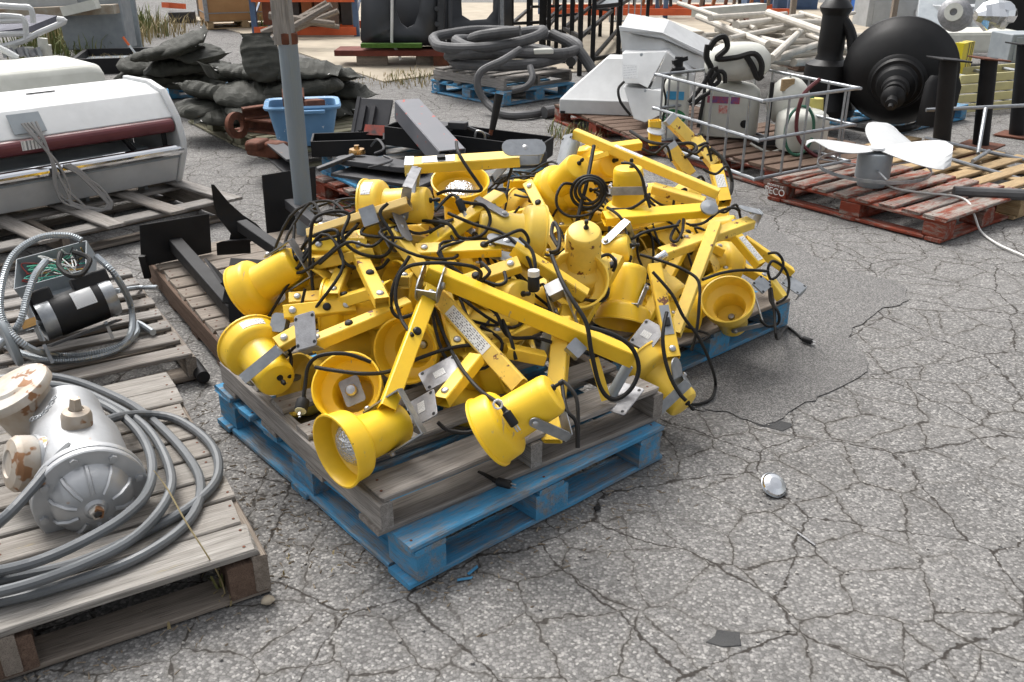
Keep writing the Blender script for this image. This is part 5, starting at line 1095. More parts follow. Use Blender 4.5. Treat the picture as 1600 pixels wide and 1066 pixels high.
pan('wedge_upper', [(972, 83, 7.75), (1042, 81, 7.75), (1012, 138, 7.55), (998, 131, 7.55), (974, 131, 7.6)], .45)
pan('wedge_side', [(1042, 81, 7.74), (1085, 118, 7.9), (1080, 150, 7.85), (1016, 139, 7.53)], .3, WHITE)
pan('wedge_lower', [(974, 136, 7.6), (1034, 142, 7.5), (1032, 180, 7.42), (1008, 192, 7.42), (990, 186, 7.45)], .35)
pan('trough_panel', [(968, 45, 7.95), (1034, 56, 7.9), (1110, 92, 8.2), (1104, 116, 8.15), (1030, 82, 7.85), (972, 82, 7.9)], .4, WHITE, (.3, 1, .25))
pan('trough_lip', [(967, 41, 7.9), (1034, 51, 7.86), (1112, 88, 8.16), (1112, 95, 8.15), (1034, 60, 7.85), (968, 49, 7.89)], .03)
cord(t, [AT(975, 128, 7.5), AT(966, 140, 7.45), AT(970, 160, 7.4), AT(985, 180, 7.4)], .011)
for px, py in ((1002, 86), (1008, 142)): MB().lathe([(0, .012), (.012, .01), (.012, 0)], xf(AT(px, py, 7.5), ct), 8).build('knob', GREYP, t)
MB().box(AT(984, 112, 7.57), (.12, .11, .002), frame(camdir(-.05, .1, .99), cr)).build('printed_notice', print_mat('faint_print', (.76, .77, .77), (.55, .56, .57)), t)
# sprayer cage
C0, CL, CR_ = G(1192, 158, .66), G(1028, 117, .66), G(1340, 138, .66); dl = (CL-C0); dr = (CR_-C0); CF = C0+dl+dr
t = thing('tube_cage', 'galvanised tube cage around the white sprayers on the dark pallet', 'cage', Vector((C0.x, C0.y, .15)))
def ringz(z, rr=.0115):
    pts = []
    for a, b in ((C0, CR_), (CR_, CF), (CF, CL), (CL, C0)):
        pts += [lerp(a, b, .03), lerp(a, b, .5), lerp(a, b, .97)]
    return MB().tube(smooth_path([Vector((p.x, p.y, z)) for p in pts], 4, True), rr, 8, True)
for z in (.175, .42, .66): ringz(z).build('ring_rail', GALV, t, 0)
for a, b, n_ in ((C0, CR_, 5), (CR_, CF, 6), (CF, CL, 5), (CL, C0, 6)):
    for k in range(n_):
        p = lerp(a, b, (k+.35)/n_); MB().tube([Vector((p.x, p.y, .165)), Vector((p.x, p.y, .67))], .0085, 8).build('upright_tube', GALV, t, 0)
def tank(name, label, c, w_, d_, h, m, yaw=0., cat='sprayer', tilt=0.0):
    t = thing(name, label, cat, Vector(c)); R = YAW(yaw) @ Matrix.Rotation(tilt, 3, 'X'); rings = []
    for s, z in ((.80, 0), (.96, .03), (1., .12), (1., .72), (.94, .84), (.72, .93), (.45, .965), (.28, .97), (.26, 1.0)):
        rings.append([Vector(c)+R @ Vector((x, y, z*h)) for x, y in rrect(w_*s, d_*s, min(w_, d_)*s*.3)])
    MB().loft(rings).build('tank', m, t, 50); return t, R
cs = G(1138, 212, .16); t, R = tank('backpack_sprayer', 'big square white sprayer tank with red and blue label behind the cage bars', cs, .42, .27, .42, OFFW, R_(-18))
fr = frame(R @ Vector((0, -1, 0)), R @ Vector((1, 0, 0)))
lab = MB().box(cs+R @ Vector((-.05, -.1385, .29)), (.24, .05, .004), fr).build('blue_label', mat('blue_print', (.10, .08, .28), (.45, .08, .08), .5, scale=30), t)
MB().box(cs+R @ Vector((-.04, -.1387, .22)), (.08, .06, .003), fr).build('red_label', mat('red_print', (.55, .12, .10), (.7, .6, .55), .5, scale=40), t)
MB().lathe([(0, .03), (.06, .03), (.065, .02), (.065, 0)], Matrix.Translation(cs+Vector((0, 0, .42))), 20).build('filler_cap', OFFW, t)
MB().lathe([(0, -.002), (.03, 0), (.03, .02)], xf(cs+R @ Vector((.12, -.14, .12)), R @ Vector((0, 1, 0))), 14).build('side_port', BLKPL, t)
cord(t, [cs+Vector((.05, 0, .45)), cs+Vector((.02, -.03, .62)), cs+Vector((-.1, -.05, .60)), cs+Vector((-.22, -.1, .5)), cs+Vector((-.25, -.16, .3)), cs+Vector((-.28, -.2, .1))], .014)
cs = G(1052, 215, .16); t, R = tank('bottle_sprayer', 'slim white bottle sprayer with blue and green labels at the cage left end', cs, .20, .18, .48, OFFW, R_(-15))
fr = frame(R @ Vector((0, -1, 0)), R @ Vector((1, 0, 0)))
MB().box(cs+R @ Vector((0, -.093, .33)), (.13, .06, .004), fr).build('blue_label', mat('cyan_print', (.06, .35, .62), None, .5), t)
gl = MB().prism([(x*.09, y*.06) for x, y in circ(1, 20)], .004, Matrix.Translation(cs+R @ Vector((0, -.092, .17))) @ fr.to_4x4()).build('green_label', mat('green_print', (.03, .22, .08), None, .5), t)
text_mesh('Scotts', .055, WHITE, t, cs+R @ Vector((0, -.098, .17)), fr)
MB().lathe([(0, .12), (.03, .12), (.035, .05), (.05, .04), (.05, 0)], Matrix.Translation(cs+Vector((0, 0, .48))), 14).build('pump_head', BLKPL, t); MB().bar(cs+Vector((-.05, -.03, .56)), cs+Vector((.06, 0, .59)), .03, .03).build('trigger', BLKPL, t)
cord(t, [cs+Vector((-.05, -.06, .52)), cs+Vector((-.12, -.12, .42)), cs+Vector((-.1, -.14, .3)), cs+Vector((-.12, -.16, .15))], .008)
cs = AT(1150, 122, 7.0); t = thing('backpack_sprayer', 'white backpack sprayer with black padded straps lying on top of the cage back', 'sprayer', cs)
rings = []
for i in range(11):
    x = -.23+.46*i/10; e = (1-abs(x/.25)**3)**.5; rings.append([cs+Vector((x, 0, .10))+Vector((0, math.cos(a)*.15*e, math.sin(a)*.145*e*(1.1 if math.sin(a) > 0 else .85)+.03*x)) for a in np.linspace(0, 6.28, 17)[:-1]])
MB().loft(rings).build('tank', OFFW, t, 60)
for pp in ([(1108, 78), (1118, 62), (1132, 58), (1136, 75), (1120, 92), (1150, 90), (1178, 84), (1190, 100), (1188, 120)], [(1106, 70), (1104, 90), (1112, 110), (1106, 128)], [(1166, 88), (1176, 104), (1184, 122), (1192, 118)]): MB().tube(smooth_path([AT(x, y, 6.82) for x, y in pp], 5), .022, 6).build('strap', RUBBER, t, 0)
for pp in ([(1112, 108), (1100, 130), (1085, 150), (1076, 160)], [(1118, 104), (1124, 126), (1110, 134), (1122, 112), (1132, 116), (1133, 130)], [(1104, 118), (1112, 140), (1096, 152), (1080, 166)]): cord(t, [AT(x, y, 6.7) for x, y in pp], .016)
cs = G(1248, 232, .16); t, R = tank('pump_sprayer', 'round white pump sprayer tank lying low at the cage right end', cs+Vector((0, 0, 0)), .34, .34, .30, OFFW, 0.)
MB().tube(smooth_path([cs+Vector((.1*math.cos(a)-.08, -.22, .17+.17*math.sin(a))) for a in np.linspace(0, 6.0, 12)], 3), .011, 6).build('green_hose', mat('green_hose_rubber', (.04, .16, .10), None, .5), t, 0)
MB().tube(smooth_path([cs+Vector((.02, -.2, .52)), cs+Vector((-.1, -.24, .4)), cs+Vector((-.1, -.24, .15)), cs+Vector((.05, -.25, .0)), cs+Vector((.2, -.28, .0))], 5), .014, 6).build('maroon_hose', MAROON, t, 0)
MB().lathe([(0, .1), (.05, .1), (.06, .0)], Matrix.Translation(cs+Vector((.1, .06, .25))), 14).build('yellow_cap', mat('pale_yellow_plastic', (.62, .55, .16), None, .5), t)
cs = G(1228, 190, .32); t = thing('round_sprayer', 'white ball shaped sprayer with green handle above the low tank in the cage', 'sprayer', cs); MB().lathe([(0, -.02), (.10, 0), (.15, .08), (.16, .16), (.13, .25), (.08, .30), (.04, .32), (0, .32)], Matrix.Translation(cs), 24).build('tank', OFFW, t, 60)
MB().box(cs+Vector((-.05, -.1, .28)), (.1, .02, .08), YAW(.3)).build('tan_label', W_TAN, t); MB().bar(cs+Vector((.12, -.1, .22)), cs+Vector((.18, -.14, .06)), .03, .03).build('green_handle', bpy.data.materials['green_hose_rubber'], t); MB().tube([cs+Vector((-.16, -.1, -.1)), cs+Vector((-.16, -.1, .3))], .016, 8).build('pump_rod', BLKPL, t)
MB().box(cs+Vector((-.17, -.1, -.12)), (.16, .12, .05), YAW(0)).build('foot', BLKPL, t, 30, .006)
MB().tube(smooth_path([cs+Vector((-.05, -.15, .1)), cs+Vector((-.02, -.2, -.1)), cs+Vector((-.15, -.22, -.18)), cs+Vector((-.3, -.2, -.12))], 5), .009, 6).build('clear_hose', OFFW, t, 0)
# red pallet with the fan
yj = R_(37.6); Nj = G(1471, 382); u10, v10 = UV2(yj)
rp = pallet('red_pallet', 'red block pallet with worn deck on open asphalt under the white fan', Nj, yj, top=W_REDTOP, side=W_RED, nb=8, bw=.105, lead=.15)
text_mesh('PECO', .062, STICKERW, rp, Nj+v10*1.15-u10*.006+Vector((0, 0, .062)), frame(-u10, -v10)); text_mesh('PROPERTY OF', .020, STICKERW, rp, Nj+v10*1.15-u10*.006+Vector((0, 0, .100)), frame(-u10, -v10))
t = thing('white_fan', 'white three-bladed fan on a grey motor with wire hoop, on the red pallet', 'fan', G(1360, 292, .143)); fc = G(1360, 290, .143)
MB().lathe([(0, 0), (.08, 0), (.085, .01), (.085, .05), (.105, .055), (.105, .20), (.10, .21), (.03, .215), (.02, .235), (0, .235)], Matrix.Translation(fc), 28).build('motor', GREYP, t, 30)
hub = fc+Vector((-.01, -.02, .235)); FAN = WHITE
for k, (ang, tl) in enumerate(((188, -.10), (338, .02), (55, -.08))):
    R = YAW(R_(ang)) @ Matrix.Rotation(tl, 3, 'Y'); mb = MB(); nu, nv = 10, 6
    for i in range(nu+1):
        for j in range(nv+1):
            s = i/nu; r = .03+.40*s; w_ = .07+.26*math.sin(min(s*1.25, 1)*math.pi/2)*(1-.18*max(0, s-.8)/.2); q = (j/nv-.5)
            if s > .85: w_ *= math.sqrt(max(1-((s-.85)/.17)**2, .12))
            mb.v.append(hub+R @ Matrix.Rotation((-.20, .14, .16)[k], 3, 'X') @ Vector((r, q*w_, .04*q*2*s+.02*s*(1-4*q*q))))
    for i in range(nu):
        for j in range(nv): a = i*(nv+1)+j; mb.f.append((a, a+1, a+nv+2, a+nv+1))
    o = mb.build('blade', FAN, t, 0); md = o.modifiers.new('thick', 'SOLIDIFY'); md.thickness = .004
MB().lathe([(0, .012), (.05, .012), (.055, 0)], Matrix.Translation(hub), 20).build('hub', WHITE, t)
MB().lathe([(.336, -.010), (.34, -.010), (.34, .010), (.336, .010), (.336, -.010)], Matrix.Translation(fc+Vector((.0, 0, .12))) @ Matrix.Rotation(.05, 4, 'X'), 48).build('hoop', GALV, t)
for k in range(3):
    a = k*2.09+.4; MB().bar(fc+Vector((.10*math.cos(a), .10*math.sin(a), .12)), fc+Vector((.337*math.cos(a), .337*math.sin(a), .12)), .012, .006).build('hoop_stay', GALV, t)
tag(MB().tube(smooth_path([G(1382, 288, .15), G(1405, 296, .15), G(1450, 302, .15), G(1490, 306, .15), G(1512, 315, .15), G(1522, 335, .10), G(1533, 362, .01), G(1560, 382, .008), G(1600, 400, .008), G(1650, 425, .008)], 6), .0065, 6).build('white_rope', STICKERW, None, 0), 'thin white rope trailing from the fan over the red pallet edge', 'rope')
# black street lamp pieces on a blue pallet
pallet('blue_pallet', 'blue pallet at the rear right under the black street lamp pieces', G(1400, 212), R_(38), ls=1.2, ll=1.2, h=.14, nb=7, top=W_BLUE, side=W_BLUE)
LAMPB = mat('satin_black_lamp_paint', (.006, .006, .0065), (.010, .010, .0105), .45, dirt=.05, spec=.3)
t = thing('street_lamp', 'huge black bell street lamp shade lying with its neck towards the viewer', 'street lamp', G(1400, 190, .15)); T = xf(AT(1406, 112, 7.75), camdir(-.40, -.55, .73))
prof = [(.43, -.02), (.45, -.01), (.45, .01), (.435, .03), (.40, .10), (.34, .17), (.27, .225), (.225, .245), (.215, .26), (.20, .27), (.19, .30), (.165, .305), (.155, .315), (.145, .37), (.12, .39), (.105, .40), (.10, .47), (.085, .48), (.082, .525), (.062, .53), (.06, .55), (.085, .58), (.09, .61), (.07, .64), (.04, .66), (.038, .70), (.045, .72), (.045, .76), (.02, .77), (.018, .83), (0, .83)]
MB().lathe(prof, T, 48).build('shade', LAMPB, t, 30); MB().lathe([(.42, -.015), (.3, .05), (.1, .08), (0, .08)], T, 32).build('reflector', OFFW, t, 30)
t = thing('street_lamp', 'black turned street lamp column standing behind the tube cage', 'street lamp', G(1290, 170, .15)); cb = AT(1290, 135, 8.1); cb.z = .15
MB().lathe([(0, 0), (.26, 0), (.27, .06), (.25, .1), (.20, .2), (.21, .25), (.2, .3), (.19, .42), (.12, .46), (.105, .5), (.11, .55), (.105, .82), (.125, .85), (.135, .88), (.10, .93), (.06, .96), (.05, 1.0), (.075, 1.04), (.075, 1.12), (.05, 1.16), (.045, 1.28), (.055, 1.30), (.04, 1.36), (0, 1.38)], Matrix.Translation(cb), 32).build('column', LAMPB, t, 30)
t = thing('street_lamp', 'curved black lamp arm arching between the column and the big shade', 'street lamp', AT(1335, 88, 8.0)); MB().tube(smooth_path([AT(1304, 24, 8.1), AT(1318, 32, 8.05), AT(1330, 55, 8.0), AT(1333, 90, 7.95)], 6), .045, 12).build('arm', LAMPB, t, 0)
tag(MB().tube(smooth_path([G(1320, 195, .18), G(1370, 203, .17), G(1420, 200, .17), G(1450, 185, .2)], 5), .03, 8).build('black_lamp_rod', LAMPB, None, 0), 'long thin black rod lying under the street lamp shade', 'rod')
# black posts with base plates and tube frame
pallet('tan_pallet', 'fresh tan wooden pallet at the right edge under the black posts', G(1600, 345)+Vector((-.05, .0, 0)), R_(38), ls=1.3, ll=1.5, h=.12, nb=9, top=W_TAN, side=W_TAN)
for i, (px, y0, y1, py, lb) in enumerate(((1478, 93, 243, 6.75, 'black steel post with a square head plate beside the lamp shade'), (1541, 92, 228, 7.3, 'black steel post with a rusty orange head plate, second from the lamp shade'), (1597, 70, 212, 7.9, 'black steel post standing at the photo right edge in front of the ladders'))):
    a, b = AT(px-9, y1, py), AT(px+5, y0, py); t = thing('black_post', lb, 'post', a); MB().tube([a, b], .062, 18).build('tube', BLACK, t, 30)
    MB().box(b, (.24, .2, .012), YAW(.2) @ Matrix.Rotation(.1, 3, 'Y')).build('head_plate', RUST if i == 1 else BLACK, t, 30, .003)
    MB().lathe([(0, .012), (.27, .012), (.27, 0)] if i == 0 else [(0, .012), (.2, .012), (.2, 0)], Matrix.Translation(a), 4 if i else 24).build('base_plate', RUST, t)
t = thing('tubular_stand', 'grey steel tube frame lying among the black posts', 'frame', G(1500, 250, .15)); F4 = [AT(1447, 172, 6.9), AT(1600, 165, 6.9), AT(1470, 245, 6.3), AT(1600, 282, 6.0)]
for a, b in ((F4[0], F4[1]), (AT(1445, 216, 6.7), AT(1600, 250, 6.5)), (F4[2], F4[3]), (AT(1540, 170, 6.85), AT(1528, 240, 6.4)), (AT(1545, 236, 6.5), AT(1520, 252, 6.2))): MB().tube([a, b], .014, 8).build('frame_tube', GALV, t, 0)
tag(MB().tube([G(1490, 300, .16), G(1610, 305, .16)], .035, 10).build('grey_pipe', HOSE, None, 0), 'dark grey pipe lying across the tan pallet at the right edge', 'pipe')
tag(MB().lathe([(0, 0), (.14, 0), (.14, .32), (.11, .38), (0, .38)], xf(AT(1458, 198, 7.2), Vector((.1, .1, 1)), None) @ Matrix.Scale(.55, 4, (0, 1, 0)), 20).build('black_rounded_plate', BLACK, None, 30), 'black round-topped plate standing between the shade and the first post', 'plate')
# ---------------------------------------------------------------- far rows
CONC = mat('tan_concrete', (.44, .38, .29), (.36, .31, .24), .9, scale=2.5, dirt=.2, bump=.3, bscale=40)
def slab(px, z=.012):
    P4 = [G(x, y) for x, y in px]; n = len(P4); mb = MB(); mb.add([p+Vector((0, 0, z)) for p in P4]+[p-Vector((0, 0, .05)) for p in P4], [tuple(range(n))]+[(i, n+i, n+(i+1) % n, (i+1) % n) for i in range(n)])
    o = mb.build('concrete_slab', CONC, None, 0); o['kind'] = 'structure'; return o
slab([(385, 55), (600, 129), (720, 112), (790, 108), (860, 116), (1010, 105), (1250, 90), (1500, 30), (1500, 5), (380, 5), (300, 30)])
def crate():
    t = thing('wooden_crate', 'tan plywood crate with metal corners on a tan pallet at the top left', 'crate', G(335, 47)); c = G(338, 47)+Vector((.25, .75, 0)); Rz = R_(24); R = YAW(Rz)
    MB().box(c+Vector((0, 0, .62)), (1.35, 1.05, .95), R).build('crate_box', mat('plywood', (.46, .26, .11), (.38, .2, .08), .7, dirt=.1, scale=3), t, 30, .01)
    for z in (.28, .72): MB().box(c+Vector((0, 0, z)), (1.37, 1.07, .015), R).build('steel_band', GREYP, t)
    for sx in (-1, 1):
        for sy in (-1, 1): MB().box(c+R @ Vector((sx*.665, sy*.515, .62)), (.07, .07, .94), R).build('corner_plate', GALV, t)
    pallet('tan_pallet', 'tan block pallet under the plywood crate', c-R @ Vector((.68, .53, 0)), Rz, ls=1.36, ll=1.06, h=.145, nb=6, top=W_TAN, side=W_TAN)
crate()
def cab():
    D = 12.4; t = thing('machine_cab', 'black steel machine cab shell with rounded openings on a rusty skid', 'vehicle cab', G(680, 98)+Vector((0, .3, 0)))
    def F(px, py, dy=0): return AT(px, py, D+dy)
    def plate(name, outer, hole, th=.05, m=BLKSTEEL):
        import bmesh
        bm = bmesh.new(); vo = [bm.verts.new(F(*p)) for p in outer]; ed = [bm.edges.new((vo[i], vo[(i+1) % len(vo)])) for i in range(len(vo))]
        if hole:
            vh = [bm.verts.new(F(*p)) for p in hole]; ed += [bm.edges.new((vh[i], vh[(i+1) % len(vh)])) for i in range(len(vh))]
        bmesh.ops.triangle_fill(bm, use_beauty=True, edges=ed)
        bm.verts.index_update(); mb = MB(); vs = [v.co.copy() for v in bm.verts]; fs = [tuple(v.index for v in f.verts) for f in bm.faces]; bm.free()
        o = mb.add(vs, fs).build(name, m, t, 30); md = o.modifiers.new('thick', 'SOLIDIFY'); md.thickness = th; md.offset = 0; return o
    CABM = mat('cab_charcoal_paint', (.032, .035, .04), (.045, .048, .053), .42, .1, dirt=.1, scale=3)
    plate('side_panel', [(565, -60), (688, -60), (688, 72), (570, 70), (564, 62)], [(617, -50), (656, -50), (655, 18), (648, 38), (636, 44), (626, 36), (619, 18)], .06, CABM)
    MB().bar(F(690, 76, -.03), F(690, -60, -.03), .16, .1).build('corner_pillar', CABM, t, 30, .03)
    for k in range(3): MB().lathe([(0, .02), (.03, .018), (.035, 0)], xf(F(683, 14+24*k, -.09), Vector((0, -1, 0))), 10).build('rivet', CABM, t)
    plate('door_frame', [(698, -60), (790, -60), (789, 68), (698, 68)], [(706, -50), (780, -50), (778, 40), (770, 50), (716, 54), (706, 46)], .08, CABM)
    plate('rear_panel', [(600, -60, .9), (800, -60, .9), (800, 66, .9), (600, 66, .9)], [(718, -50, .9), (772, -50, .9), (770, 18, .9), (760, 30, .9), (735, 32, .9), (722, 24, .9)], .05, CABM)
    plate('floor_panel', [(565, 69), (790, 68), (800, 58, .9), (600, 58, .9)], None, .05, CABM)
    MB().bar(F(785, 62, -.05), F(784, -60, -.05), .09, .05).build('bright_pillar', GALV, t, 30, .01)
    MB().tube([F(613, -40, -.08), F(612, 66, -.08), F(622, 82, -.08), F(626, 94, -.1)], .02, 6).build('strap', STICKERW, t, 0)
    tag(MB().box(F(612, 71, -.15), (.78, .14, .05), None).build('turf_strip', mat('green_turf', (.07, .15, .02), (.05, .11, .015), .95, scale=40, bump=1., bscale=150), t, 30), None)
    t2 = thing('rusty_skid', 'rust red steel skid and timber blocks under the black cab', 'skid', G(630, 100)); MB().box(AT(640, 80, D+.1), (1.9, .5, .07), None).build('skid_plate', mat('red_oxide', (.17, .035, .02), (.11, .03, .02), .8), t2, 30); MB().box(AT(690, 84, D), (.2, .25, .28), None).build('skid_foot', RUST, t2)
    board('timber_block', W_BROWN, t2, AT(582, 96, D), (.4, .2, .17), YAW(.1)); board('timber_block', W_BROWN, t2, AT(668, 98, D+.1), (.3, .22, .2), YAW(.1))
cab()
def rack(label, corners, h, rails, n_mid=1, m=BLACK, r=.028, shelf=None, name='black_rack'):
    cs = [G(*p) for p in corners]; t = thing(name, label, 'rack', cs[0]); ups = []
    for i in range(len(cs)): ups.append(cs[i])
    for a, b in ((0, 1), (3, 2)):
        for k in range(n_mid): ups.append(lerp(cs[a], cs[b], (k+1)/(n_mid+1)))
    for p in ups: MB().box(p+Vector((0, 0, h/2)), (r*2, r*2, h), None).build('upright', m, t)
    for z in rails:
        for i in range(4): a, b = cs[i], cs[(i+1) % 4]; MB().bar(a+Vector((0, 0, z)), b+Vector((0, 0, z)), r*1.6, r*1.6).build('rail', m, t)
    if shelf: MB().add([p+Vector((0, 0, shelf)) for p in cs]+[p+Vector((0, 0, shelf+.03)) for p in cs], [(3, 2, 1, 0), (4, 5, 6, 7), (0, 1, 5, 4), (1, 2, 6, 5), (2, 3, 7, 6), (3, 0, 4, 7)]).build('shelf', GREYP, t)
    return t
rack('black steel rack with grey shelf, nearest one beside the white hood', [(925, 108), (965, 100), (1010, 52), (965, 58)], 1.9, (.12, .75, 1.3), 0, shelf=.72)
rack('black steel rack standing left of the shelf rack, behind the thick hose', [(880, 100), (905, 118), (955, 62), (920, 55)], 2.0, (.45, 1.1), 1)
rack('tall black steel rack at the right of the black cab', [(800, 75), (850, 72), (880, 40), (830, 42)], 2.2, (.35, 1.0), 1)
rack('black steel rack with slatted sides behind the thick hose', [(845, 88), (880, 82), (905, 50), (870, 54)], 2.1, (.3, .8), 2)
# long pallet rack with orange beams far behind
ORANGE = mat('orange_beam_paint', (.72, .13, .035), (.6, .1, .03), .5, dirt=.15); RACKB = mat('blue_rack_paint', (.09, .15, .26), (.07, .12, .22), .5, dirt=.15)
def orange_rack(label, x0, x1, y, zs, dpt=1.1, bays=3):
    t = thing('storage_rack', label, 'rack', Vector((x0, y, 0)))
    for k in range(bays+1):
        x = x0+(x1-x0)*k/bays
        for yy in (y, y+dpt):
            MB().box((x, yy, 1.3), (.09, .08, 2.6), None).build('upright', RACKB, t)
        for z in (.3, .9, 1.5): MB().bar((x, y, z), (x, y+dpt, z+.5), .03, .03).build('brace', RACKB, t)
    for z in zs:
        for yy in (y-.05, y+dpt+.05): MB().box(((x0+x1)/2, yy, z), (x1-x0, .05, .13), None).build('beam', ORANGE, t)
    return t
fy = G(1000, 30).y
orange_rack('low orange beam rack stretching across the back behind the black racks', .6, 5.6, fy, (.14, 1.25), bays=2)
orange_rack('blue and orange storage rack at the back left of the black cab', -4.3, -2.6, G(540, 58).y, (.10, .62), bays=1)
rf = random.Random(12)
BROWNS = [mat('rust_brown_stock', (.20, .075, .04), (.12, .05, .03), .8), mat('grey_brown_stock', (.22, .17, .13), None, .8), mat('dark_stock', (.05, .045, .04), None, .7), mat('orange_brown_stock', (.34, .13, .05), None, .75)]
for k in range(26):
    x = .7+4.8*k/26+rf.uniform(-.05, .05); z0 = .22; hgt = rf.uniform(.7, 1.0)
    tag(MB().bar((x, fy+.3+rf.uniform(0, .4), z0), (x+rf.uniform(-.15, .15), fy+.5, z0+hgt), rf.uniform(.05, .1), .06).build('stock_bar', BROWNS[k % 4], None, 30), 'rusty upright bar of stock leaning in the low orange rack', 'steel bar', 'bars leaning in the orange rack')
for k in range(7): tag(MB().box((-4.1+.22*k, G(540, 58).y+.5, .55), (.18, .7, .75), None).build('rusty_stock_box', BROWNS[k % 4], None, 30, .01), ('leftmost', 'second from left', 'third from left', 'middle', 'third from right', 'second from right', 'rightmost')[k]+' rust brown box shelved in the blue and orange rack', 'box', 'boxes in the blue and orange rack')
t = thing('mesh_gate', 'grey wire mesh panel standing behind the tall black rack', 'mesh panel', G(980, 36)); g0 = G(952, 36); g1 = G(1010, 34)
for k in range(7): q = lerp(g0, g1, k/6); MB().tube([q, q+Vector((0, 0, 1.3))], .012, 6).build('wire', GREYP, t, 0)
for z in (.03, .45, .9, 1.3): MB().tube([g0+Vector((0, 0, z)), g1+Vector((0, 0, z))], .016, 6).build('wire', GREYP, t, 0)
# pile of white pipes
PIPE = mat('dirty_white_pipe', (.60, .56, .49), (.50, .46, .40), .6, dirt=.25); rp_ = random.Random(5)
pallet('pipe_pallet', 'weathered brown pallet under the right end of the white pipe pile', G(1245, 112), R_(12), ls=1.3, ll=1.3, h=.14, nb=8, top=W_BROWN, side=W_DARK)
pallet('pipe_pallet', 'brown pallet under the left end of the white pipe pile', G(1120, 100), R_(12), ls=1.3, ll=1.3, h=.14, nb=8, top=W_BROWN, side=W_DARK)
pipes = [((1140, 60), (1335, 20), .5), ((1135, 50), (1300, 42), .42), ((1150, 66), (1290, 66), .33), ((1100, 55), (1230, 48), .45), ((1215, 90), (1330, 52), .35), ((1180, 95), (1355, 70), .28), ((1140, 85), (1250, 55), .40), ((1205, 92), (1260, 40), .5), ((1120, 45), (1230, 72), .48), ((1260, 55), (1355, 85), .38), ((1090, 26), (1200, 70), .55), ((1150, 40), (1260, 25), .55),
         ((1060, 5), (1180, 45), .6), ((1110, 28), (1195, 22), .62), ((1220, 60), (1400, 55), .3), ((1230, 75), (1380, 66), .24), ((1175, 78), (1300, 88), .22), ((1240, 98), (1340, 92), .2), ((1120, 70), (1210, 88), .25), ((1090, 60), (1170, 74), .3), ((1200, 20), (1290, 52), .58), ((1250, 20), (1330, 44), .5), ((1160, 92), (1235, 98), .2), ((1230, 35), (1310, 36), .52)]
for k in range(26):
    x = rp_.uniform(1090, 1270); y = rp_.uniform(28, 92); w2 = rp_.uniform(50, 95); sl = rp_.choice((-1, 1, -1))*rp_.uniform(.1, .45); pipes.append(((x, y), (x+w2, y+w2*sl*.6), .12+.45*(92-y)/64*rp_.uniform(.6, 1)))
for i, (a, b, z) in enumerate(pipes):
    tag(MB().tube([G(*a, z+.25), G(*b, z+.16)], .024+.007*(i % 3), 10).build('white_pipe', PIPE, None, 30), 'dirty white pipe lying criss-cross in the big pipe pile at the back', 'pipe', 'pipes in the white pipe pile')
for i, (pts, lb) in enumerate(((((1088, 20, .6), (1190, 12, .62)), 'long white box section lying on top of the pipe pile'), (((1025, 30, .35), (1090, 52, .3)), 'grey white plank sticking out left of the pipe pile'), (((1275, 115, .1), (1330, 128, .1)), 'pale board on the ground right of the pipe pallet'), (((1010, 40, .12), (1090, 58, .12)), 'long pale board lying behind the white hood'))):
    tag(MB().bar(G(*pts[0]), G(*pts[1]), .2, .12 if i == 0 else .05).build('white_board', OFFW if i == 0 else PIPE, None, 30, .004), lb, 'board')
t = thing('rusty_angle_iron', 'rust red angle iron bent in an inverted V on the pipe pile', 'steel bracket', G(1170, 50, .5)); MB().bar(G(1160, 22, .75), G(1130, 50, .55), .09, .02).build('leg', RUST, t); MB().bar(G(1160, 22, .75), G(1188, 60, .5), .09, .02).build('leg', RUST, t)
# back right: timber stakes, boxes, bins
for i, (px, py, h, lb) in enumerate(((1234, 55, 1.5, 'thin timber stake standing behind the pipe pile'), (1316, 62, 1.8, 'thick timber stake standing behind the lamp column'), (1392, 48, 1.6, 'timber stake standing beside the grey plastic crate'))):
    t = thing('timber_stake', lb, 'stake', G(px, py)); board('stake', W_BROWN, t, G(px, py)+Vector((0, 0, h/2)), (h, .10, .09), Matrix.Rotation(-math.pi/2, 3, 'Y'))
def gbox(name, label, cat, px, py, z, size, m, yaw=0, lid=None, tilt=None):
    c = G(px, py, z); t = thing(name, label, cat, c); R = YAW(yaw)
    if tilt: R = R @ Matrix.Rotation(tilt, 3, 'X')
    w_, d_, h = size; Z = R @ Vector((0, 0, 1)); cc = c+Vector((0, 0, h/2))
    MB().box(cc, size, R).build('body', m, t, 30, .012)
    MB().box(cc+R @ Vector((0, -d_/2-.006, 0)), (w_*.82, .012, h*.8), R).build('front_panel', lid or m, t, 30, .006)
    MB().box(cc+R @ Vector((w_*.33, -d_/2-.02, 0)), (.05, .02, .10), R).build('latch', ZINC, t)
    return t
LG = mat('pale_grey_paint', (.42, .44, .45), (.36, .38, .39), .5, dirt=.2); BLUEB = mat('bright_blue_plastic', (.02, .14, .5), (.02, .11, .42), .4)
gbox('grey_crate', 'grey plastic crate behind the big lamp shade', 'crate', 1385, 40, 0, (1.1, .6, .5), LG, .1)
gbox('blue_bin', 'bright blue plastic bin behind the grey crate', 'bin', 1375, 18, 0, (1.3, .7, .8), BLUEB, .1)
gbox('electrical_cabinet', 'blue grey electrical cabinet tipped on its back, right of the lamp shade', 'cabinet', 1455, 50, .15, (.5, .9, .3), GREYP, -.35, LG, .5)
gbox('electrical_cabinet', 'white flat enclosure lying below the tipped cabinet', 'cabinet', 1510, 78, .2, (1.1, .7, .25), OFFW, .05)
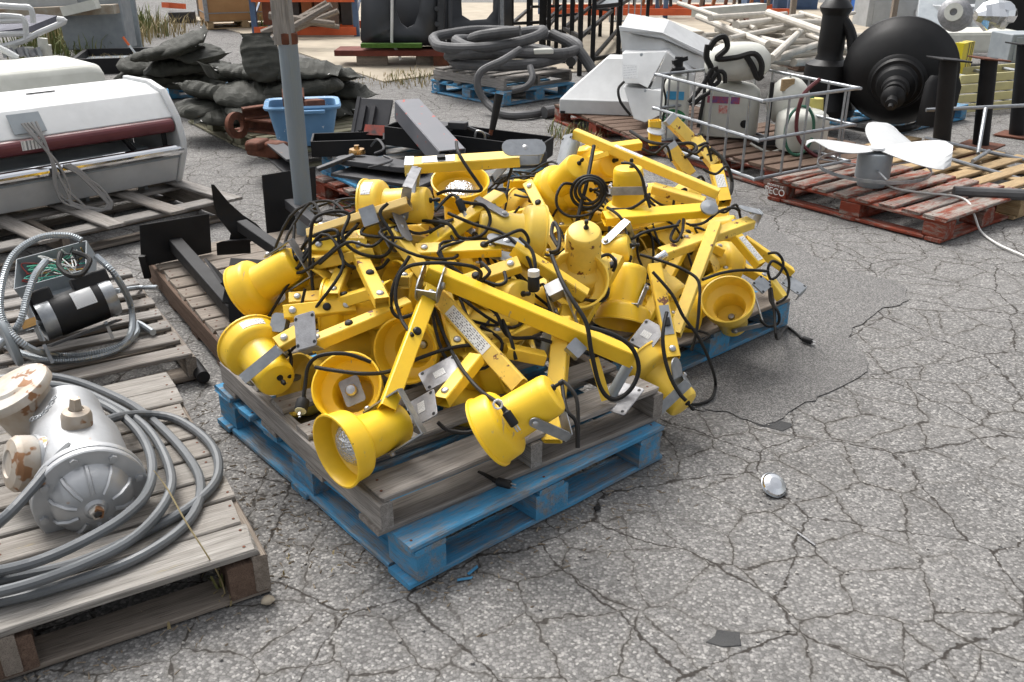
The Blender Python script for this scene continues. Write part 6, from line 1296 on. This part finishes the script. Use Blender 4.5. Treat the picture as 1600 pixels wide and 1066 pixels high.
gbox('electrical_cabinet', 'open grey enclosure with dark inside at the right edge', 'cabinet', 1565, 60, .25, (.75, .5, .6), GREYP, -.2, BLACK)
gbox('electrical_cabinet', 'small grey enclosure behind the white flat one', 'cabinet', 1500, 45, .2, (.8, .5, .35), LG, .2)
gbox('electrical_cabinet', 'grey box standing at the far right behind the black post', 'cabinet', 1590, 95, .3, (.5, .4, .3), GREYP, .1)
gbox('white_drum_box', 'large white carton at the far back right', 'box', 1430, 12, 0, (1.4, .8, .9), WHITE, 0)
gbox('grey_container', 'grey container forming the far back right corner', 'container', 1560, 14, 0, (2.4, .8, 1.2), LG, 0)
gbox('blue_tarp_box', 'dark blue box behind the white pipes', 'box', 1215, 14, 0, (1.6, .7, .55), mat('navy_plastic', (.05, .10, .2), None, .5), 0)
t = thing('machine_motor', 'dirty grey motor with round housing among the cabinets at the back right', 'motor', G(1492, 26, .5)); MB().lathe([(0, 0), (.16, 0), (.18, .04), (.18, .25), (.12, .3), (.05, .32), (0, .32)], xf(G(1495, 26, .7), Vector((-.5, -.8, .2))), 24).build('housing', CAST, t, 30); MB().lathe([(.04, .33), (.1, .33), (.1, .36), (.04, .36)], xf(G(1495, 26, .7), Vector((-.5, -.8, .2))), 20).build('flange', OFFW, t, 30); MB().box(G(1500, 26, .5), (.4, .3, .12), None).build('foot', CAST, t)
t = thing('foil_bundle', 'crumpled silver foil bundle on top of the cabinets', 'bundle', G(1570, 28, .8)); rings = []; rn = random.Random(4)
for i in range(8): rings.append([G(1555, 24, .85)+Vector((-.2+.4*i/7, 0, 0))+Vector((0, math.cos(a), math.sin(a)))*(.03+.12*math.sin(math.pi*(i+.5)/8))*rn.uniform(.7, 1.25) for a in np.linspace(0, 6.28, 13)[:-1]])
MB().loft(rings).build('foil', CHROME, t, 10)
# ladders
LAD = mat('yellow_fibreglass', (.60, .54, .26), (.50, .45, .23), .5, dirt=.2)
for k in range(4):
    t = thing('ladder', ['yellow fibreglass ladder at the bottom of the stack behind the posts', 'yellow fibreglass ladder second from the bottom of the stack', 'yellow fibreglass ladder third from the bottom of the stack', 'topmost yellow fibreglass ladder of the stack'][k], 'ladder', G(1520, 190, .05), 'ladders stacked behind the black posts')
    a = G(1478, 182)+Vector((.05*k, .06*k, .06+.085*k)); b = a+Vector((2.4, .75, .05)); n = Vector((-.3, .95, 0)).normalized()
    for s in (0, .42): MB().bar(a+n*s, b+n*s, .025, .075).build('rail', LAD, t, 30, .003)
    for j in range(7): q = lerp(a, b, (j+.5)/7); MB().tube([q, q+n*.42], .016, 8).build('rung', GALV, t)
tag(MB().bar(G(1495, 92, .45), G(1512, 88, .45), .09, .3).build('hazard_block', print_mat('hazard_stripes', (.75, .6, .02), (.02, .02, .02), 1, 9), None), 'small yellow and black striped block above the ladders', 'block')
# far left: bed frames, sheet metal
t = thing('white_bed_frame', 'white tube bed frame with a grey mattress behind the cream unit', 'bed frame', G(40, 95)); yB = 8.6
for pp in ([(-20, 8), (30, 11), (48, 14), (52, 36)], [(-20, 25), (22, 26), (38, 32), (41, 62)], [(-20, 55), (40, 52)], [(-20, 34), (36, 32)], [(-20, 78), (30, 66), (60, 52), (100, 34), (90, 30)]): MB().tube(smooth_path([AT(x, y, yB) for x, y in pp], 5), .026, 8).build('frame_tube', WHITE, t, 0)
MB().add([AT(-30, 62, yB), AT(45, 52, yB), AT(92, 33, yB+.7), AT(60, 30, yB+.9), AT(-30, 45, yB+.6)], [(0, 1, 2, 3, 4)]).build('mattress_sheet', mat('slate_fabric', (.13, .13, .16), None, .8), t, 0).modifiers.new('thick', 'SOLIDIFY').thickness = .05
for (x, y) in ((66, 60), (72, 70), (20, 70), (45, 74)): MB().tube([AT(x, y, yB), AT(x+2, y+18, yB)], .045, 10).build('caster_leg', OFFW, t, 0)
for k in range(7): MB().tube([AT(4+9*k, 74+2*(k % 3), yB-.1), AT(10+9*k, 90-2*(k % 2), yB-.1)], .022+.012*(k % 2), 8).build('hinge_part', CAST if k % 2 else GALV, t, 30)
t = thing('perforated_beam', 'long perforated steel beam lying in front of the bent grey sheets', 'steel beam', G(90, 60)); MB().bar(AT(-20, 22, 13.2), AT(182, 14, 13.2), .2, .12).build('beam', mat('beige_rusty_steel', (.36, .33, .27), (.24, .17, .11), .7, dirt=.25), t, 30, .004); MB().bar(AT(100, 18, 13.0), AT(152, 6, 13.0), .16, .12).build('beam_end', OFFW, t, 30); MB().bar(AT(-20, 32, 13.3), AT(100, 28, 13.3), .1, .08).build('rust_beam', RUST, t); MB().bar(AT(-20, 4, 13.4), AT(125, 0, 13.4), .2, .15).build('beam', LG, t)
t = thing('bent_sheet_metal', 'blue grey bent metal sheets standing at the top left behind the weeds', 'sheet metal', G(160, 55)); MB().box(AT(152, 32, 13.6), (.85, .5, .75), YAW(.1)).build('sheet_box', GREYP, t, 30, .02); MB().box(AT(195, 15, 14.2), (.4, .03, 1.3), YAW(-.3)).build('sheet', GREYP, t, 30)
t = thing('scrap_skid', 'dark scrap with an orange bracket left of the plywood crate', 'scrap', G(280, 28)); MB().box(G(285, 26, .1), (.5, .4, .2), YAW(.3)).build('skid_block', BLKSTEEL, t, 30, .02); MB().bar(G(258, 8, .3), G(285, 10, .25), .2, .1).build('orange_bracket', ORANGE, t)
t = thing('wood_heap', 'jumbled old branches and timber between the crate and blue rack', 'timber', G(470, 40)); rn = random.Random(9)
for k in range(9): c = G(455+rn.uniform(0, 40), 30+rn.uniform(0, 10), .15+.08*k*.5); a = rn.uniform(-.6, .6); d = Vector((math.cos(a), .2*math.sin(a), rn.uniform(-.3, .6)))*.5; MB().tube([c-d, c+d], [.06, .04], 7).build('branch', W_BROWN, t, 0)
# ---------------------------------------------------------------- weeds, litter
GRASS = mat('weed_green', (.10, .14, .035), (.16, .15, .05), .8); STRAW = mat('dry_straw', (.36, .29, .15), (.28, .22, .11), .9)
def weeds(name, spots, m, label, seed, hmax=.3):
    rn = random.Random(seed); mb = MB()
    for px, py, r, n, h in spots:
        c = G(px, py)
        for _ in range(n):
            a = rn.uniform(0, 6.28); q = c+Vector((math.cos(a), math.sin(a), 0))*r*math.sqrt(rn.random()); hh = h*rn.uniform(.4, 1.1); b = rn.uniform(0, 6.28); ln = hh*rn.uniform(.2, .8); w_ = rn.uniform(.003, .006)*(1+h*3)
            d = Vector((math.cos(b), math.sin(b), 0)); s = Vector((-d.y, d.x, 0))*w_
            p1 = q+d*ln*.35+Vector((0, 0, hh*.7)); p2 = q+d*ln+Vector((0, 0, hh)); mb.add([q-s, q+s, p1+s*.7, p1-s*.7, p2], [(0, 1, 2, 3), (3, 2, 4)])
    o = mb.build(name, m, None, 0); tag(o, label, 'grass', kind='stuff'); return o
weeds('green_weeds', [(170, 58, 1.0, 260, .5), (110, 75, .9, 220, .5), (100, 92, .7, 160, .35), (460, 45, .8, 160, .35), (195, 50, .5, 120, .4), (310, 175, .12, 25, .12), (905, 210, .3, 80, .12), (650, 125, .4, 60, .1), (350, 925, .012, 6, .10)], GRASS, 'green weeds growing in cracks and along the yard edge', 1)
weeds('dry_grass', [(215, 55, .9, 240, .35), (150, 70, .9, 200, .4), (255, 40, .9, 150, .2), (190, 100, .4, 120, .15), (620, 128, .6, 160, .08), (690, 122, .7, 160, .08), (340, 890, .06, 6, .04), (235, 985, .06, 10, .03), (480, 880, .1, 14, .012), (320, 180, .15, 40, .1), (355, 935, .04, 20, .025), (940, 222, .5, 120, .1)], STRAW, 'dry straw coloured grass along cracks and pallet edges', 2)
st_ = [G(354, 938, .0), G(345, 905, .06), G(325, 870, .16), G(290, 815, .24), G(262, 765, .30), G(240, 735, .34)]
tag(MB().tube(smooth_path(st_, 6), [.0022]*26+[.0012]*5, 5).build('grass_stalk', STRAW, None, 0), 'tall dry grass stalk leaning across the hydrant pallet corner', 'grass stalk')
t = thing('loose_bulb', 'clear reflector bulb lying alone on the asphalt right of the pallets', 'bulb', G(1210, 762)); T = xf(G(1210, 757, .028), camdir(.25, .55, .8)); MB().lathe([(0, .012), (.02, .010), (.036, .002), (.04, -.004), (.042, -.006), (.038, -.012), (.028, -.03), (.014, -.045), (0, -.047)], T, 24).build('glass', CHROME, t, 0); MB().lathe([(.04, -.002), (.043, -.004), (.04, -.008)], T, 24).build('rim', GALV, t)
tag(MB().tube([G(1246, 832, .004), G(1274, 852, .004)], .003, 6).build('metal_pin', CAST, None, 0), 'thin metal pin lying on the asphalt below the loose bulb', 'pin')
rn = random.Random(6)
for i, (px, py, r, m, lb) in enumerate(((933, 794, .011, BLACK, 'small black knob lying near the blue pallet front'), (418, 938, .018, CONC, 'flat pale stone at the hydrant pallet corner'), (1160, 250, .0, None, ''))):
    if not m: continue
    mb = MB(); c = G(px, py, r*.5); rings = []
    for k in range(5): z = -r*.6+r*1.2*k/4; rr = r*math.sin(math.pi*(k+.6)/5.2); rings.append([c+Vector((math.cos(a)*rr*rn.uniform(.85, 1.15), math.sin(a)*rr*rn.uniform(.85, 1.15), z)) for a in np.linspace(0, 6.28, 9)[:-1]])
    tag(mb.loft(rings).build('pebble', m, None, 60), lb, 'pebble')
for i, (px, py, a) in enumerate(((725, 905, .3), (738, 892, 1.0))):
    tag(MB().prism([(-.02, -.004), (.02, -.006), (.026, .002), (-.018, .005)], .002, Matrix.Translation(G(px, py, .001)) @ Matrix.Rotation(a, 4, 'Z')).build('paint_chip', mat('blue_paint_chip', (.06, .24, .42), None, .6), None), ['blue paint sliver on the asphalt at the pallet corner', 'second blue paint sliver slightly nearer the pallet'][i], 'paint chip')
MB2 = MB(); rn = random.Random(31)
for _ in range(900):                                  # loose grit around the pallets
    c = Vector((rn.uniform(-1.6, 2.6), rn.uniform(1.2, 4.6), 0)); r = rn.uniform(.0025, .0065)
    MB2.add([c+Vector((r*rn.uniform(.6, 1.2)*math.cos(a), r*rn.uniform(.6, 1.2)*math.sin(a), rn.uniform(-.001, .002))) for a in (0, 1.3, 2.6, 3.9, 5.1)]+[c+Vector((0, 0, r*rn.uniform(.5, .9)))], [(0, 1, 5), (1, 2, 5), (2, 3, 5), (3, 4, 5), (4, 0, 5)])
tag(MB2.build('loose_grit', mat('pale_grit', (.42, .40, .37), (.2, .19, .18), .9, scale=90), None, 0), 'loose pale grit scattered over the asphalt', 'grit', kind='stuff')

MB3 = MB(); rn = random.Random(77)
for k in range(420):                                  # crumbs and splinters gathered along the pallet edges
    e = rn.choice((0, 1, 2, 3)); q = Vector((Nb.x, Nb.y, 0)); f = rn.random(); off_ = rn.expovariate(14)
    c = (q+UU*f*1.05-VV*off_) if e == 0 else (q+VV*f*1.2-UU*off_) if e == 1 else (Vector((-.637, 1.927, 0))-u1*f*1.2-v1*off_) if e == 2 else (Vector((-.637, 1.927, 0))+v1*f*1.2+u1*off_)
    a = rn.uniform(0, 6.28); l = rn.uniform(.003, .014); w_ = rn.uniform(.0012, .003); d = Vector((math.cos(a), math.sin(a), 0))*l; n = Vector((-math.sin(a), math.cos(a), 0))*w_; up = Vector((0, 0, w_*1.3)); c.z = gz(c.x, c.y)+.001
    MB3.add([c-d-n, c+d-n*.4, c+d+n*.4, c-d+n, c-d*.8+up, c+d*.7+up], [(0, 1, 5, 4), (1, 2, 5), (2, 3, 4, 5), (3, 0, 4)])
tag(MB3.build('wood_crumbs', mat('brown_crumbs', (.16, .12, .085), (.32, .27, .2), .9, scale=60), None, 0), 'brown wood crumbs and splinters gathered along the pallet edges', 'debris', kind='stuff')
